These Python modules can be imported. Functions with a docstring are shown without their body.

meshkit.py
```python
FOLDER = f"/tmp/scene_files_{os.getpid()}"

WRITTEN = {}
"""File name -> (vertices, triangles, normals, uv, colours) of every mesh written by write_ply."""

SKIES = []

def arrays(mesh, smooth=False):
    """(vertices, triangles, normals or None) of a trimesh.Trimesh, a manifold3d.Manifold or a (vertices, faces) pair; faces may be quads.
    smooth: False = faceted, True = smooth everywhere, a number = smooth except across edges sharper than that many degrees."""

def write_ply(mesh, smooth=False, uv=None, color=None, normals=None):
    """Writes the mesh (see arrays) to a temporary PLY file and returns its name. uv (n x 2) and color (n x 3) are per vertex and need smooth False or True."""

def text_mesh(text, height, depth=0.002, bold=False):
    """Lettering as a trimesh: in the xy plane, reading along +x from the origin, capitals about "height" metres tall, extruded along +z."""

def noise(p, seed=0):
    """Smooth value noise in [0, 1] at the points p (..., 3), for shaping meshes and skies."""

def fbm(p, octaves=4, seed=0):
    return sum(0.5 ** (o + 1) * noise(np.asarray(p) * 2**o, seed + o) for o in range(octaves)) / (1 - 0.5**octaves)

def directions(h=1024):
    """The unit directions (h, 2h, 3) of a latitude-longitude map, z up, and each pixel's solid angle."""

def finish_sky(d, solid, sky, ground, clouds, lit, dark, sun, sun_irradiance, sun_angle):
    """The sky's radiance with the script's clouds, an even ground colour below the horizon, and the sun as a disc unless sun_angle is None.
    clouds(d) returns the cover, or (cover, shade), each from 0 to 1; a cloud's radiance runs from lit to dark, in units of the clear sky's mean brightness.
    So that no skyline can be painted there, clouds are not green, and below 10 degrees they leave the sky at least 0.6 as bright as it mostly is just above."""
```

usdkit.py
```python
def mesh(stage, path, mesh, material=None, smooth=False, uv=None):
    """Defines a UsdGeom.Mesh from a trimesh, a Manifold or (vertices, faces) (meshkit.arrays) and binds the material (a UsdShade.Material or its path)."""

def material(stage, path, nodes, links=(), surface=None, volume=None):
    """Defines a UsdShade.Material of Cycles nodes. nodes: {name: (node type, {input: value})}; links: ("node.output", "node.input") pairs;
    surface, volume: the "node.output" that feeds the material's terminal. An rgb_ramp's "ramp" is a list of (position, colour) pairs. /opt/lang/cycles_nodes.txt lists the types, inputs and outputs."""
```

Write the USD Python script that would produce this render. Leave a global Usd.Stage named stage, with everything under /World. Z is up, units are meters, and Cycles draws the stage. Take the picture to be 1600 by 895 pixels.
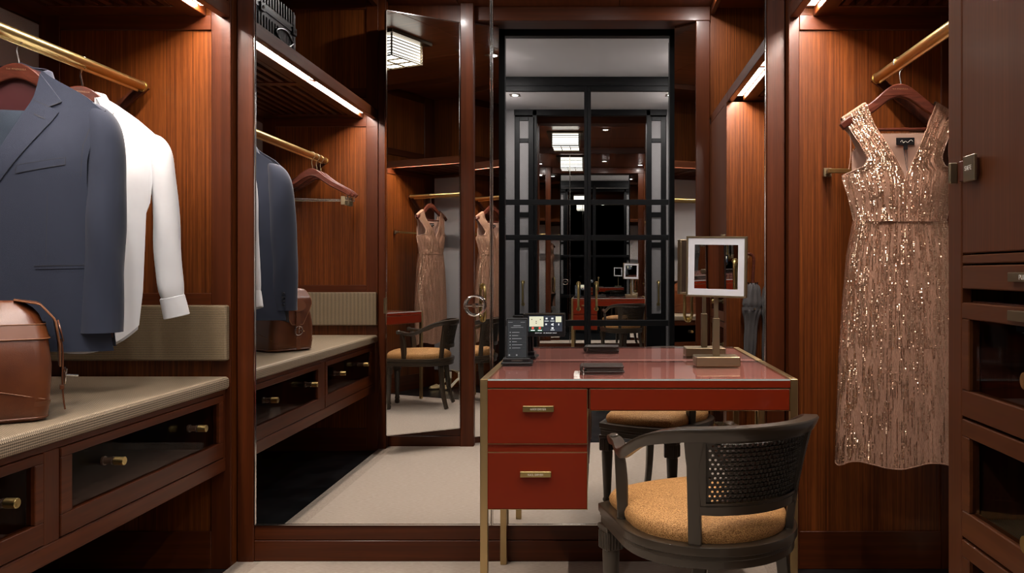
import math, random
import numpy as np, trimesh, manifold3d
import shapely, shapely.geometry as sg, shapely.affinity as sa
from shapely.ops import unary_union
import usdkit, meshkit
from pxr import Usd, UsdGeom, UsdLux, UsdShade, Gf, Sdf, Vt

random.seed(7)
RNG = np.random.default_rng(7)
stage = Usd.Stage.CreateInMemory()
UsdGeom.SetStageUpAxis(stage, 'Z')
UsdGeom.SetStageMetersPerUnit(stage, 1.0)
UsdGeom.Xform.Define(stage, '/World')
UsdGeom.Scope.Define(stage, '/World/Looks')

# ------------------------------------------------------------------ camera
CAM_H, FPX, PX, PY, DM = 1.075, 1300.0, 938.0, 426.0, 3.1      # eye height, focal length and principal point in pixels of 1600x895, mirror distance
cam = UsdGeom.Camera.Define(stage, '/World/camera')
APER = 36.0
cam.CreateHorizontalApertureAttr(APER)
cam.CreateVerticalApertureAttr(APER * 895 / 1600)
cam.CreateFocalLengthAttr(APER * FPX / 1600)
cam.CreateHorizontalApertureOffsetAttr(-(PX - 800) / 1600 * APER)
cam.CreateVerticalApertureOffsetAttr((PY - 447.5) / 1600 * APER)
cam.CreateClippingRangeAttr(Gf.Vec2f(0.05, 100))
cam.CreateExposureAttr(1.15)
cx_ = UsdGeom.Xformable(cam)
cx_.AddTranslateOp().Set(Gf.Vec3d(0, 0, CAM_H))
cx_.AddRotateXOp().Set(90.0)

# ------------------------------------------------------------------ light levels (the lamps themselves are built further down)
LED_STRENGTH = 78.0
LANTERN_STRENGTH = 2.2
DOWNLIGHT = 580.0  # shared by one visible ceiling lamp and two added fill lamps
UNSEEN_VESTIBULE = 800.0  # strength of the unseen lamps lighting the vestibule
dome = UsdLux.DomeLight.Define(stage, '/World/ambient_sky')
dome.CreateIntensityAttr(0.0)

# ------------------------------------------------------------------ materials
def mat(name, nodes, links, surface):
    return usdkit.material(stage, '/World/Looks/' + name, nodes, links, surface=surface)

def plain(name, color, rough=0.5, metal=0.0, **kw):
    d = dict(base_color=color, roughness=rough, metallic=metal); d.update(kw)
    return mat(name, {'p': ('principled_bsdf', d)}, [], 'p.BSDF')

def wood(name, axis, dark, light, rough=0.40, stripe=(62, 1.1), contrast=1.0, coat=0.10):
    a, b = stripe
    s1 = {'z': (a, a, b), 'x': (b, a, a), 'y': (a, b, a)}[axis]
    s2 = {'z': (330, 330, 16), 'x': (16, 330, 330), 'y': (330, 16, 330)}[axis]
    s3 = {'z': (7, 7, .5), 'x': (.5, 7, 7), 'y': (7, .5, 7)}[axis]
    mid = [(d + l) / 2 * .92 for d, l in zip(dark, light)]
    return mat(name, {
        'g': ('geometry', {}),
        'm1': ('mapping', {'scale': s1}), 'm2': ('mapping', {'scale': s2}), 'm3': ('mapping', {'scale': s3}),
        'n1': ('noise_texture', {'scale': 1.0, 'detail': 2.0, 'roughness': .55, 'distortion': .25}),
        'n2': ('noise_texture', {'scale': 1.0, 'detail': 2.0, 'roughness': .6}),
        'n3': ('noise_texture', {'scale': 1.0, 'detail': 1.0}),
        'a': ('math', {'math_type': 'multiply_add', 'value2': .34, 'value3': -.17}),
        'b': ('math', {'math_type': 'multiply_add', 'value2': .45, 'value3': -.225}),
        's': ('math', {'math_type': 'add'}), 't': ('math', {'math_type': 'add'}),
        'r': ('rgb_ramp', {'ramp': [(.5 - .2 / contrast, dark), (.5, mid), (.5 + .17 / contrast, light)]}),
        'bp': ('bump', {'strength': .06, 'distance': .001}),
        'p': ('principled_bsdf', {'roughness': rough, 'coat_weight': coat, 'coat_roughness': .16, 'specular_ior_level': .22}),
    }, [('g.position', 'm1.vector'), ('g.position', 'm2.vector'), ('g.position', 'm3.vector'),
        ('m1.vector', 'n1.vector'), ('m2.vector', 'n2.vector'), ('m3.vector', 'n3.vector'),
        ('n2.fac', 'a.value1'), ('n3.fac', 'b.value1'), ('n1.fac', 's.value1'), ('a.value', 's.value2'), ('s.value', 't.value1'), ('b.value', 't.value2'),
        ('t.value', 'r.fac'), ('r.color', 'p.base_color'), ('n2.fac', 'bp.height'), ('bp.normal', 'p.normal')], 'p.BSDF')

DK, LT = (.047, .0092, .0013), (.185, .0490, .0078)
W_V = wood('mahogany_panel', 'z', DK, LT, stripe=(140, 1.6), contrast=.64)
W_F = wood('mahogany_door_lit_tone', 'z', (.082, .0225, .0070), (.122, .0360, .0118), stripe=(110, 1.2), contrast=.6)  # lightened stile wood: the broad sheen on the cabinet is in the colour
W_CY = wood('mahogany_drawer_lit_tone', 'y', (.080, .0215, .0060), (.125, .0370, .0112), stripe=(45, .9), contrast=.75)  # rail wood brightened in colour to look lit on the drawer cabinet
W_S = wood('mahogany_stile', 'z', (.046, .0095, .0018), (.088, .0195, .0038), stripe=(40, .8), contrast=.7)
W_X = wood('mahogany_rail_across', 'x', (.046, .0095, .0018), (.088, .0195, .0038), stripe=(45, .9), contrast=.75)
W_L = wood('mahogany_lip_lit_tone', 'y', (.075, .0190, .0060), (.135, .0380, .0120), stripe=(45, .9), contrast=.75)  # brighter copy of the rail wood; light on the lip is coloured in
W_Y = wood('mahogany_rail_along', 'y', (.046, .0095, .0018), (.088, .0195, .0038), stripe=(45, .9), contrast=.75)
W_C = wood('mahogany_ceiling_lit_tone', 'y', (.105, .027, .0085), (.165, .047, .0145), stripe=(38, .8), contrast=.7, rough=.3)  # wood lightened to stand in for light bounced onto the ceiling
W_D = wood('dark_bracket_wood', 'z', (.05, .014, .008), (.10, .028, .014), contrast=.7)
W_H = wood('hanger_wood', 'x', (.055, .014, .009), (.105, .027, .015), stripe=(60, 3), contrast=.8, rough=.3)

MIRROR = plain('mirror_glass', (.83, .83, .825), 0.0, 1.0)
CHROME = plain('polished_steel', (.72, .70, .67), .12, 1.0)
BRASS = plain('satin_brass', (.62, .48, .20), .27, 1.0)
BRASS_D = plain('aged_brass', (.27, .215, .135), .42, 1.0)
BRASS_L = plain('brushed_desk_brass', (.46, .34, .17), .36, 1.0)
BRONZE = plain('dark_bronze', (.10, .075, .045), .35, 1.0)
KNOBD = plain('dark_knob_lacquer', (.050, .028, .018), .2, 0.0, coat_weight=.5)
BLACK_M = plain('black_metal', (.0045, .0045, .005), .45, 0.0, specular_ior_level=.25)
BLACK_P = plain('black_plastic', (.008, .008, .009), .28)
BLACK_IN = plain('dark_void', (.006, .005, .005), .8)
STONE = mat('black_marble', {'g': ('geometry', {}), 'n': ('noise_texture', {'scale': 6.0, 'detail': 6.0}), 'r': ('rgb_ramp', {'ramp': [(.4, (.006, .007, .008)), (.72, (.02, .022, .024))]}),
    'p': ('principled_bsdf', {'roughness': .22})}, [('g.position', 'n.vector'), ('n.fac', 'r.fac'), ('r.color', 'p.base_color')], 'p.BSDF')

def fabric(name, c1, c2, sx, sy, sz, rough=.9, bump=.5, dist=.001, sheen=0.0, detail=1.0):
    return mat(name, {'g': ('geometry', {}), 'm': ('mapping', {'scale': (sx, sy, sz)}), 'n': ('noise_texture', {'scale': 1.0, 'detail': detail}),
        'r': ('rgb_ramp', {'ramp': [(.33, c1), (.67, c2)]}), 'b': ('bump', {'strength': bump, 'distance': dist}),
        'p': ('principled_bsdf', {'roughness': rough, 'sheen_weight': sheen, 'specular_ior_level': .25})},
        [('g.position', 'm.vector'), ('m.vector', 'n.vector'), ('n.fac', 'r.fac'), ('r.color', 'p.base_color'), ('n.fac', 'b.height'), ('b.normal', 'p.normal')], 'p.BSDF')

CARPET = fabric('carpet_pile', (.36, .30, .243), (.44, .375, .31), 45, 260, 60, bump=.25, dist=.002, detail=3)
CARPET_B = fabric('carpet_border', (.30, .247, .20), (.37, .312, .256), 160, 45, 60, bump=.25, dist=.002, detail=3)

def weave(name, c1, c2, sx, sy, sz, rough=.6, spec=.35):
    "interlaced threads: two crossed sine sets, from position"
    return mat(name, {'g': ('geometry', {}), 'm': ('mapping', {'scale': (sx, sy, sz)}), 's': ('separate_xyz', {}),
        'a': ('math', {'math_type': 'sine'}), 'b': ('math', {'math_type': 'sine'}), 'c': ('math', {'math_type': 'sine'}), 'ab': ('math', {'math_type': 'multiply'}), 'abc': ('math', {'math_type': 'multiply_add', 'value2': .5}),
        'k': ('math', {'math_type': 'multiply_add', 'value2': .5, 'value3': .5}),
        'n': ('noise_texture', {'scale': 900.0, 'detail': 1.0}), 'mx': ('math', {'math_type': 'multiply_add', 'value2': .5}),
        'r': ('rgb_ramp', {'ramp': [(.45, c1), (1.05, c2)]}), 'bp': ('bump', {'strength': .6, 'distance': .0012}),
        'p': ('principled_bsdf', {'roughness': rough, 'specular_ior_level': spec})},
        [('g.position', 'm.vector'), ('m.vector', 's.vector'), ('s.x', 'a.value1'), ('s.y', 'b.value1'), ('s.z', 'c.value1'), ('a.value', 'ab.value1'), ('b.value', 'ab.value2'),
         ('c.value', 'abc.value1'), ('ab.value', 'abc.value3'), ('abc.value', 'k.value1'), ('g.position', 'n.vector'), ('n.fac', 'mx.value1'), ('k.value', 'mx.value3'),
         ('mx.value', 'r.fac'), ('r.color', 'p.base_color'), ('k.value', 'bp.height'), ('bp.normal', 'p.normal')], 'p.BSDF')

WEAVE = weave('bench_weave', (.060, .042, .024), (.40, .32, .22), 950, 950, 950, rough=.42, spec=.6)
WEAVE_U = weave('bumper_weave', (.045, .031, .016), (.31, .235, .14), 1350, 1, 1700, rough=.45, spec=.5)
SEATF = fabric('seat_weave', (.24, .105, .030), (.70, .38, .14), 260, 520, 300, rough=.6, bump=.8, dist=.002, detail=2)
GREYP = fabric('grey_back_cloth', (.30, .295, .30), (.345, .34, .345), 400, 400, 400, bump=.15)
WALLP = mat('herringbone_wallpaper', {'g': ('geometry', {}), 'w': ('wave_texture', {'wave_type': 'bands', 'bands_direction': 'diagonal', 'scale': 70.0, 'distortion': 3.0, 'detail': 1.0}),
    'r': ('rgb_ramp', {'ramp': [(.2, (.27, .255, .255)), (.8, (.34, .325, .325))]}), 'p': ('principled_bsdf', {'roughness': .75})}, [('g.position', 'w.vector'), ('w.fac', 'r.fac'), ('r.color', 'p.base_color')], 'p.BSDF')
PLASTER = plain('grey_plaster', (.72, .70, .69), .8)
SUIT = fabric('navy_suiting', (.0165, .0220, .040), (.028, .0365, .062), 900, 900, 900, bump=.2, sheen=.15, rough=.8)
SUIT_T = fabric('slate_trouser_cloth', (.022, .036, .056), (.040, .056, .082), 900, 900, 900, bump=.2, sheen=.15, rough=.8)
THREAD = plain('dark_thread', (.008, .010, .018), .6)
LINING = plain('burgundy_lining', (.085, .018, .021), .45, sheen_weight=.2)
SHIRT = mat('white_cotton', {'g': ('geometry', {}), 'n': ('noise_texture', {'scale': 14.0, 'detail': 2.0}), 'b': ('bump', {'strength': .18, 'distance': .012}),
    'p': ('principled_bsdf', {'base_color': (.70, .72, .745), 'roughness': .8})}, [('g.position', 'n.vector'), ('n.fac', 'b.height'), ('b.normal', 'p.normal')], 'p.BSDF')
LEATHER = mat('tan_leather', {'g': ('geometry', {}), 'n': ('noise_texture', {'scale': 9.0, 'detail': 4.0}), 'v': ('voronoi_texture', {'scale': 420.0}), 'r': ('rgb_ramp', {'ramp': [(.3, (.080, .0190, .0048)), (.7, (.150, .0430, .0115))]}),
    'b': ('bump', {'strength': .12, 'distance': .0008}), 'p': ('principled_bsdf', {'roughness': .36, 'coat_weight': .15, 'coat_roughness': .3})},
    [('g.position', 'n.vector'), ('g.position', 'v.vector'), ('n.fac', 'r.fac'), ('r.color', 'p.base_color'), ('v.distance', 'b.height'), ('b.normal', 'p.normal')], 'p.BSDF')
LEATHER_T = plain('tan_leather_trim', (.135, .040, .0115), .4)
LEATHER_K = plain('stitched_edge', (.24, .095, .036), .5)
LEATHER_B = mat('brown_wallet_leather', {'g': ('geometry', {}), 'v': ('voronoi_texture', {'scale': 700.0}), 'b': ('bump', {'strength': .15, 'distance': .0005}), 'p': ('principled_bsdf', {'base_color': (.030, .019, .014), 'roughness': .4})},
    [('g.position', 'v.vector'), ('v.distance', 'b.height'), ('b.normal', 'p.normal')], 'p.BSDF')
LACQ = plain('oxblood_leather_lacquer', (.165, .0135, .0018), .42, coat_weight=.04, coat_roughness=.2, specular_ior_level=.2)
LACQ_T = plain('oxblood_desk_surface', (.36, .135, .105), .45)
BLACKW = mat('black_lacquered_wood', {'p': ('principled_bsdf', {'base_color': (.034, .0235, .0135), 'roughness': .38, 'coat_weight': .35, 'coat_roughness': .12})}, [], 'p.BSDF')
CANE = plain('black_cane', (.040, .031, .022), .42)
DRESSF = fabric('rose_gold_mesh', (.25, .135, .088), (.38, .215, .145), 500, 500, 90, bump=.2)
DLINING = plain('nude_dress_lining', (.52, .34, .26), .5)
SEQUIN = mat('rose_gold_sequins', {'g': ('geometry', {}), 'w': ('white_noise_texture', {'dimensions': '1D'}), 'r': ('rgb_ramp', {'ramp': [(0, (.20, .105, .065)), (.35, (.55, .33, .21)), (.75, (.86, .60, .41)), (1, (1.0, .84, .66))]}),
    'p': ('principled_bsdf', {'metallic': 1.0, 'roughness': .27})}, [('g.random_per_island', 'w.w'), ('w.value', 'r.fac'), ('r.color', 'p.base_color')], 'p.BSDF')
UMBF = fabric('grey_umbrella_cloth', (.060, .058, .060), (.090, .087, .090), 600, 600, 600, bump=.2)
GOLDL = plain('pale_gold_leather', (.55, .42, .22), .35, .4)
CREAM = plain('cream_leather', (.74, .66, .50), .55)
SUITCASE = plain('black_ribbed_shell', (.010, .010, .011), .3, coat_weight=.3)
FELT = plain('taupe_drawer_liner', (.150, .085, .060), .9)
WHITE_T = plain('pale_lettering', (.78, .74, .66), .5)
GOLD_T = plain('faded_gold_lettering', (.22, .12, .055), .5)

def emit(name, color, s):
    return mat(name, {'e': ('emission', {'color': color, 'strength': s})}, [], 'e.emission')
LED = emit('led_strip_light', (1.0, .855, .755), LED_STRENGTH)
LANTERN = emit('lantern_glass', (1.0, .94, .82), LANTERN_STRENGTH)
SPOT = emit('downlight_lens', (1.0, .96, .93), DOWNLIGHT)
FROST = mat('frosted_lit_border', {'p': ('principled_bsdf', {'base_color': (.5, .5, .52), 'roughness': .5, 'emission_color': (.95, .97, 1.0), 'emission_strength': .055})}, [], 'p.BSDF')
SCREEN = lambda n, c, s: mat(n, {'p': ('principled_bsdf', {'base_color': (.01, .01, .01), 'roughness': .15, 'emission_color': c, 'emission_strength': s})}, [], 'p.BSDF')
SCR_G = SCREEN('phone_screen_grey', (.16, .17, .18), .07)
SCR_B = SCREEN('panel_screen_slate', (.12, .14, .19), .12)
SCR_C = SCREEN('screen_cream_tile', (.95, .92, .66), .36)
SCR_W = SCREEN('screen_white_print', (1, 1, 1), .36)
SCR_M = SCREEN('screen_grey_print', (.8, .8, .8), .12)
SCR_R = SCREEN('screen_red_icon', (.9, .12, .08), .4)
SCR_GR = SCREEN('screen_green_tile', (.05, .2, .1), .12)

def pane(name, tint, ior=1.5, rough=0.0):
    return mat(name, {'t': ('transparent_bsdf', {'color': tint}), 'g': ('glossy_bsdf', {'color': (1, 1, 1), 'roughness': rough}), 'f': ('fresnel', {'IOR': ior}), 'm': ('mix_closure', {})},
               [('f.fac', 'm.fac'), ('t.BSDF', 'm.closure1'), ('g.BSDF', 'm.closure2')], 'm.closure')
GLASS = pane('drawer_glass', (.74, .71, .69), ior=1.11)
GLASS_T = pane('desk_glass_top', (.97, .98, .98), ior=1.38)
GLASS_E = plain('glass_edge', (.45, .52, .52), .2)

# ------------------------------------------------------------------ scene tree helpers
used = {}
def numbered(parent, name):
    k = parent + '/' + name
    n = used.get(k, 0); used[k] = n + 1
    return k if n == 0 else f'{k}_{n:03d}'

class Thing:
    pass

def keys(prim, label=None, cat=None, group=None, kind=None):
    for k, v in (('label', label), ('category', cat), ('group', group), ('kind', kind)):
        if v: prim.SetCustomDataByKey(k, v)

def thing(name, label, cat, loc=(0, 0, 0), rz=0.0, group=None, kind=None):
    t = Thing(); t.path = numbered('/World', name)
    x = UsdGeom.Xform.Define(stage, t.path)
    x.AddTranslateOp().Set(Gf.Vec3d(*map(float, loc))); x.AddRotateZOp().Set(float(math.degrees(rz)))
    t.M = trimesh.transformations.rotation_matrix(rz, (0, 0, 1)); t.M[:3, 3] = loc
    t.inv = np.linalg.inv(t.M); t.prim = x.GetPrim()
    keys(t.prim, label, cat, group, kind)
    return t

def part(t, name, mesh, m, world=True, smooth=30, under=None, label=None, kind=None):
    """one Mesh under thing t (or under the part `under`); world: the mesh is in world coordinates"""
    if isinstance(mesh, (list, tuple)): mesh = trimesh.util.concatenate(mesh)
    mesh = mesh.copy()
    if world: mesh.apply_transform(t.inv)
    path = numbered(under or t.path, name)
    usdkit.mesh(stage, path, mesh, m, smooth=smooth)
    keys(stage.GetPrimAtPath(path), label=label, kind=kind)
    return path

def solo(name, label, cat, mesh, m, smooth=30, group=None, kind=None):
    """a thing that is one mesh; its origin at the middle of its base"""
    if isinstance(mesh, (list, tuple)): mesh = trimesh.util.concatenate(mesh)
    mesh = mesh.copy(); b = mesh.bounds
    loc = [(b[0][0] + b[1][0]) / 2, (b[0][1] + b[1][1]) / 2, b[0][2]]
    mesh.apply_translation([-c for c in loc])
    path = numbered('/World', name)
    g = usdkit.mesh(stage, path, mesh, m, smooth=smooth)
    UsdGeom.Xformable(g).AddTranslateOp().Set(Gf.Vec3d(*map(float, loc)))
    keys(g.GetPrim(), label, cat, group, kind)
    return path

def copy_thing(t, loc, rz, label, group=None):
    n = Thing(); name = t.path.split('/')[-1]
    was = t.prim.GetCustomData()
    n.path = numbered('/World', name)
    x = UsdGeom.Xform.Define(stage, n.path)
    x.AddTranslateOp().Set(Gf.Vec3d(*map(float, loc))); x.AddRotateZOp().Set(float(math.degrees(rz)))
    n.prim = x.GetPrim(); n.prim.GetReferences().AddInternalReference(t.path); n.prim.SetInstanceable(True)
    keys(n.prim, label, was['category'], group or was.get('group'))
    return n

# ------------------------------------------------------------------ shape helpers
cat_ = trimesh.util.concatenate
def hull(p): return trimesh.convex.convex_hull(np.asarray(p, float))
def box(x0, x1, y0, y1, z0, z1, c=0.0):
    x0, x1 = sorted((x0, x1)); y0, y1 = sorted((y0, y1)); z0, z1 = sorted((z0, z1))
    if c <= 0:
        return trimesh.creation.box(bounds=[[x0, y0, z0], [x1, y1, z1]])
    c = min(c, (x1 - x0) * .45, (y1 - y0) * .45, (z1 - z0) * .45); p = []
    for sx in (0, 1):
        for sy in (0, 1):
            for sz in (0, 1):
                q = np.array([x1 if sx else x0, y1 if sy else y0, z1 if sz else z0]); d = np.array([-1 if s else 1 for s in (sx, sy, sz)]) * c
                p += [q + d * (0, 1, 1), q + d * (1, 0, 1), q + d * (1, 1, 0)]
    return hull(p)
def rbox(x0, x1, y0, y1, z0, z1, r, n=5):
    "box with rounded edges"
    s = trimesh.creation.uv_sphere(r, count=[2 * n, 4 * n]).vertices; p = []
    for x in (x0 + r, x1 - r):
        for y in (y0 + r, y1 - r):
            for z in (z0 + r, z1 - r): p.append(s + (x, y, z))
    return hull(np.vstack(p))
def cyl(p0, p1, r, n=20): return trimesh.creation.cylinder(radius=r, segment=[p0, p1], sections=n)
def frames(p):
    p = np.asarray(p, float); t = np.gradient(p, axis=0); t /= np.linalg.norm(t, axis=1, keepdims=True)
    a = np.cross(t[0], (0, 0, 1.0) if abs(t[0][2]) < .9 else (1.0, 0, 0)); a /= np.linalg.norm(a); A = [a]
    for i in range(1, len(p)):
        a = A[-1] - t[i] * np.dot(A[-1], t[i]); A.append(a / np.linalg.norm(a))
    A = np.array(A); return t, A, np.cross(t, A)
def loft(rings, cap=True):
    R = np.asarray(rings, float); m, n = R.shape[:2]; v = R.reshape(-1, 3); f = []
    i, j = np.meshgrid(np.arange(m - 1), np.arange(n), indexing='ij'); j2 = (j + 1) % n
    q = np.stack([i * n + j, i * n + j2, (i + 1) * n + j2, (i + 1) * n + j], -1).reshape(-1, 4)
    f = np.vstack([q[:, [0, 1, 2]], q[:, [0, 2, 3]]])
    if cap:
        c0, c1 = len(v), len(v) + 1; v = np.vstack([v, R[0].mean(0), R[-1].mean(0)]); k = np.arange(n); k2 = (k + 1) % n
        f = np.vstack([f, np.stack([k2, k, np.full(n, c0)], 1), np.stack([(m - 1) * n + k, (m - 1) * n + k2, np.full(n, c1)], 1)])
    me = trimesh.Trimesh(v, f, process=False)
    if cap: trimesh.repair.fix_normals(me)
    return me
def tube(p, r, n=10, closed=False):
    p = np.asarray(p, float)
    if closed: p = np.vstack([p, p[:1]])
    t, a, b = frames(p); r = np.broadcast_to(r, (len(p),)); g = np.arange(n) * 2 * math.pi / n
    R = p[:, None] + r[:, None, None] * (np.cos(g)[None, :, None] * a[:, None] + np.sin(g)[None, :, None] * b[:, None])
    return loft(R, cap=True)
def spline(p, n):
    from scipy.interpolate import CubicSpline
    p = np.asarray(p, float); d = np.r_[0, np.cumsum(np.linalg.norm(np.diff(p, axis=0), axis=1))]
    return CubicSpline(d, p)(np.linspace(0, d[-1], n))
def lathe(prof, n=32, loc=(0, 0, 0)):
    g = np.arange(n) * 2 * math.pi / n
    m = loft([[(r * math.cos(k), r * math.sin(k), z) for k in g] for r, z in prof]); m.apply_translation(loc); return m
def sheet(P, t):
    "a cloth of thickness t from a grid of points"
    P = np.asarray(P, float); nu, nv = P.shape[:2]
    N = np.cross(np.gradient(P, axis=0), np.gradient(P, axis=1)); N /= np.linalg.norm(N, axis=2, keepdims=True) + 1e-12
    A, B = P + N * t / 2, P - N * t / 2; v = np.vstack([A.reshape(-1, 3), B.reshape(-1, 3)]); k = nu * nv
    i, j = np.meshgrid(np.arange(nu - 1), np.arange(nv - 1), indexing='ij'); q = np.stack([i * nv + j, (i + 1) * nv + j, (i + 1) * nv + j + 1, i * nv + j + 1], -1).reshape(-1, 4)
    f = [q[:, [0, 1, 2]], q[:, [0, 2, 3]], q[:, [0, 2, 1]] + k, q[:, [0, 3, 2]] + k]
    idx = np.arange(k).reshape(nu, nv); ring = np.r_[idx[0, :], idx[1:, -1], idx[-1, -2::-1], idx[-2:0:-1, 0]]; r2 = np.roll(ring, -1)
    f += [np.stack([ring, ring + k, r2], 1), np.stack([r2, ring + k, r2 + k], 1)]
    return trimesh.Trimesh(v, np.vstack(f), process=False)
def extr(poly, t):
    ps = getattr(poly, 'geoms', [poly])
    return cat_([trimesh.creation.extrude_polygon(g, t, engine='earcut') for g in ps if g.area > 0])
def face_of(m, axis, sign):
    'keep only the faces of a thin pane whose normal points along sign*axis'
    return trimesh.Trimesh(m.vertices, m.faces[m.face_normals[:, axis] * sign > .9], process=False)
def in_xz(m, y=0.0, flip=1):
    "xy outline extruded along z -> standing in the xz plane, extruded towards -y"
    v = np.array(m.vertices); m = trimesh.Trimesh(np.stack([v[:, 0] * flip, y - v[:, 2], v[:, 1]], 1), m.faces, process=False); 
    if flip < 0: m.invert()
    return m
def text_front(s, h, x, y, z, depth=.0008):
    "lettering facing -y, centred at x, z"
    m = meshkit.text_mesh(s, h, depth); c = (m.bounds[0] + m.bounds[1]) / 2; m.apply_translation((-c[0], -c[1], 0)); m = in_xz(m, 0); m.apply_translation((x, y, z)); return m
def text_left(s, h, x, y, z, depth=.0008):
    "lettering facing -x: reads towards -y"
    m = meshkit.text_mesh(s, h, depth); c = (m.bounds[0] + m.bounds[1]) / 2; m.apply_translation((-c[0], -c[1], 0))
    v = np.array(m.vertices); m = trimesh.Trimesh(np.stack([-v[:, 2], -v[:, 0], v[:, 1]], 1), m.faces, process=False); m.apply_translation((x, y, z)); return m
def rrect(hx, hy, z, r, n=10, bow=0.0):
    p = []
    for cx, cy, a0 in ((hx - r, hy - r, 0), (-hx + r, hy - r, 90), (-hx + r, -hy + r, 180), (hx - r, -hy + r, 270)):
        for a in np.linspace(a0, a0 + 90, n): p.append((cx + r * math.cos(math.radians(a)), cy + r * math.sin(math.radians(a)), z))
    return np.array(p)
def lerp(a, b, t): return a + (b - a) * t
def ip(x, xs, ys):
    o = np.argsort(xs); return np.interp(x, np.array(xs)[o], np.array(ys)[o])
def ss(t): t = np.clip(t, 0, 1); return t * t * (3 - 2 * t)

# ================================================================== THE SETTING
ZC = 2.745           # room ceiling
XL, XR = -1.355, .69          # wardrobe fronts, left and right
XLB, XRB = -2.065, 1.40       # wardrobe backs
EP = 3.05           # face of the end panels at the mirror end
YN = 1.13           # near end of the left wardrobe

fl = thing('floor', 'black polished marble floor showing at the edges of the beige carpet', 'floor', (-.35, 1.1, -.06), kind='structure')
for i, (x0, x1) in enumerate(((-2.2, -1.36), (-1.36, -.335), (-.335, .69), (.69, 1.55))):
    for y0, y1 in ((-1.0, .93), (.93, 2.0), (2.0, 3.25)):
        part(fl, 'floor_slab', box(x0 + .0006, x1 - .0006, y0 + .0006, y1 - .0006, -.06, -.012, .001), STONE)
solo('wall_back', 'dark wood wall carrying the tall mirror', 'wall', box(-2.2, 1.55, 3.16, 3.26, -.06, ZC + .2), W_S, kind='structure')
solo('wall_left', 'dark wood wall behind the left wardrobe', 'wall', box(-2.2, -2.08, -.05, 3.16, -.06, ZC + .2), W_S, kind='structure')
solo('wall_right', 'dark wood wall behind the right wardrobe', 'wall', box(1.42, 1.55, -.05, 3.16, -.06, ZC + .2), W_S, kind='structure')
ce = thing('ceiling', 'polished mahogany panelled ceiling over the dressing room', 'ceiling', (-.35, 1.9, ZC), kind='structure')
for x0, x1 in ((-2.2, -.88), (-.88, .12), (.12, 1.55)):
    for y0, y1 in ((.78, 1.55), (1.55, 2.32), (2.32, 3.2)):
        part(ce, 'ceiling_panel', box(x0 + .0015, x1 - .0015, y0 + .0015, y1 - .0015, ZC, ZC + .03, .002), W_C)
part(ce, 'ceiling_backing', box(-2.2, 1.55, .78, 3.2, ZC + .03, ZC + .06), BLACK_IN)

# vestibule behind the camera: grey plaster and wallpaper, seen in the mirrors
solo('ceiling_vestibule', 'pale grey plaster ceiling of the vestibule by the black doors', 'ceiling', box(-1.1, .9, -1.05, .52, 2.74, 2.80), PLASTER, kind='structure')
solo('wall_vestibule_left', 'grey herringbone papered vestibule wall on the left', 'wall', box(-1.06, -.975, -1.0, .50, -.012, 2.74), WALLP, kind='structure')
solo('wall_vestibule_right', 'grey herringbone papered vestibule wall on the right', 'wall', box(.78, .86, -1.0, .50, -.012, 2.74), WALLP, kind='structure')
solo('wall_front', 'grey wall behind the black gridded mirror doors', 'wall', box(-1.06, .86, -1.05, -.945, -.012, 2.80), WALLP, kind='structure')
solo('wall_front_left', 'grey papered wall beside the black portal, left side', 'wall', box(-1.06, -.875, .50, .56, -.012, 2.80), WALLP, kind='structure')
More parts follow.
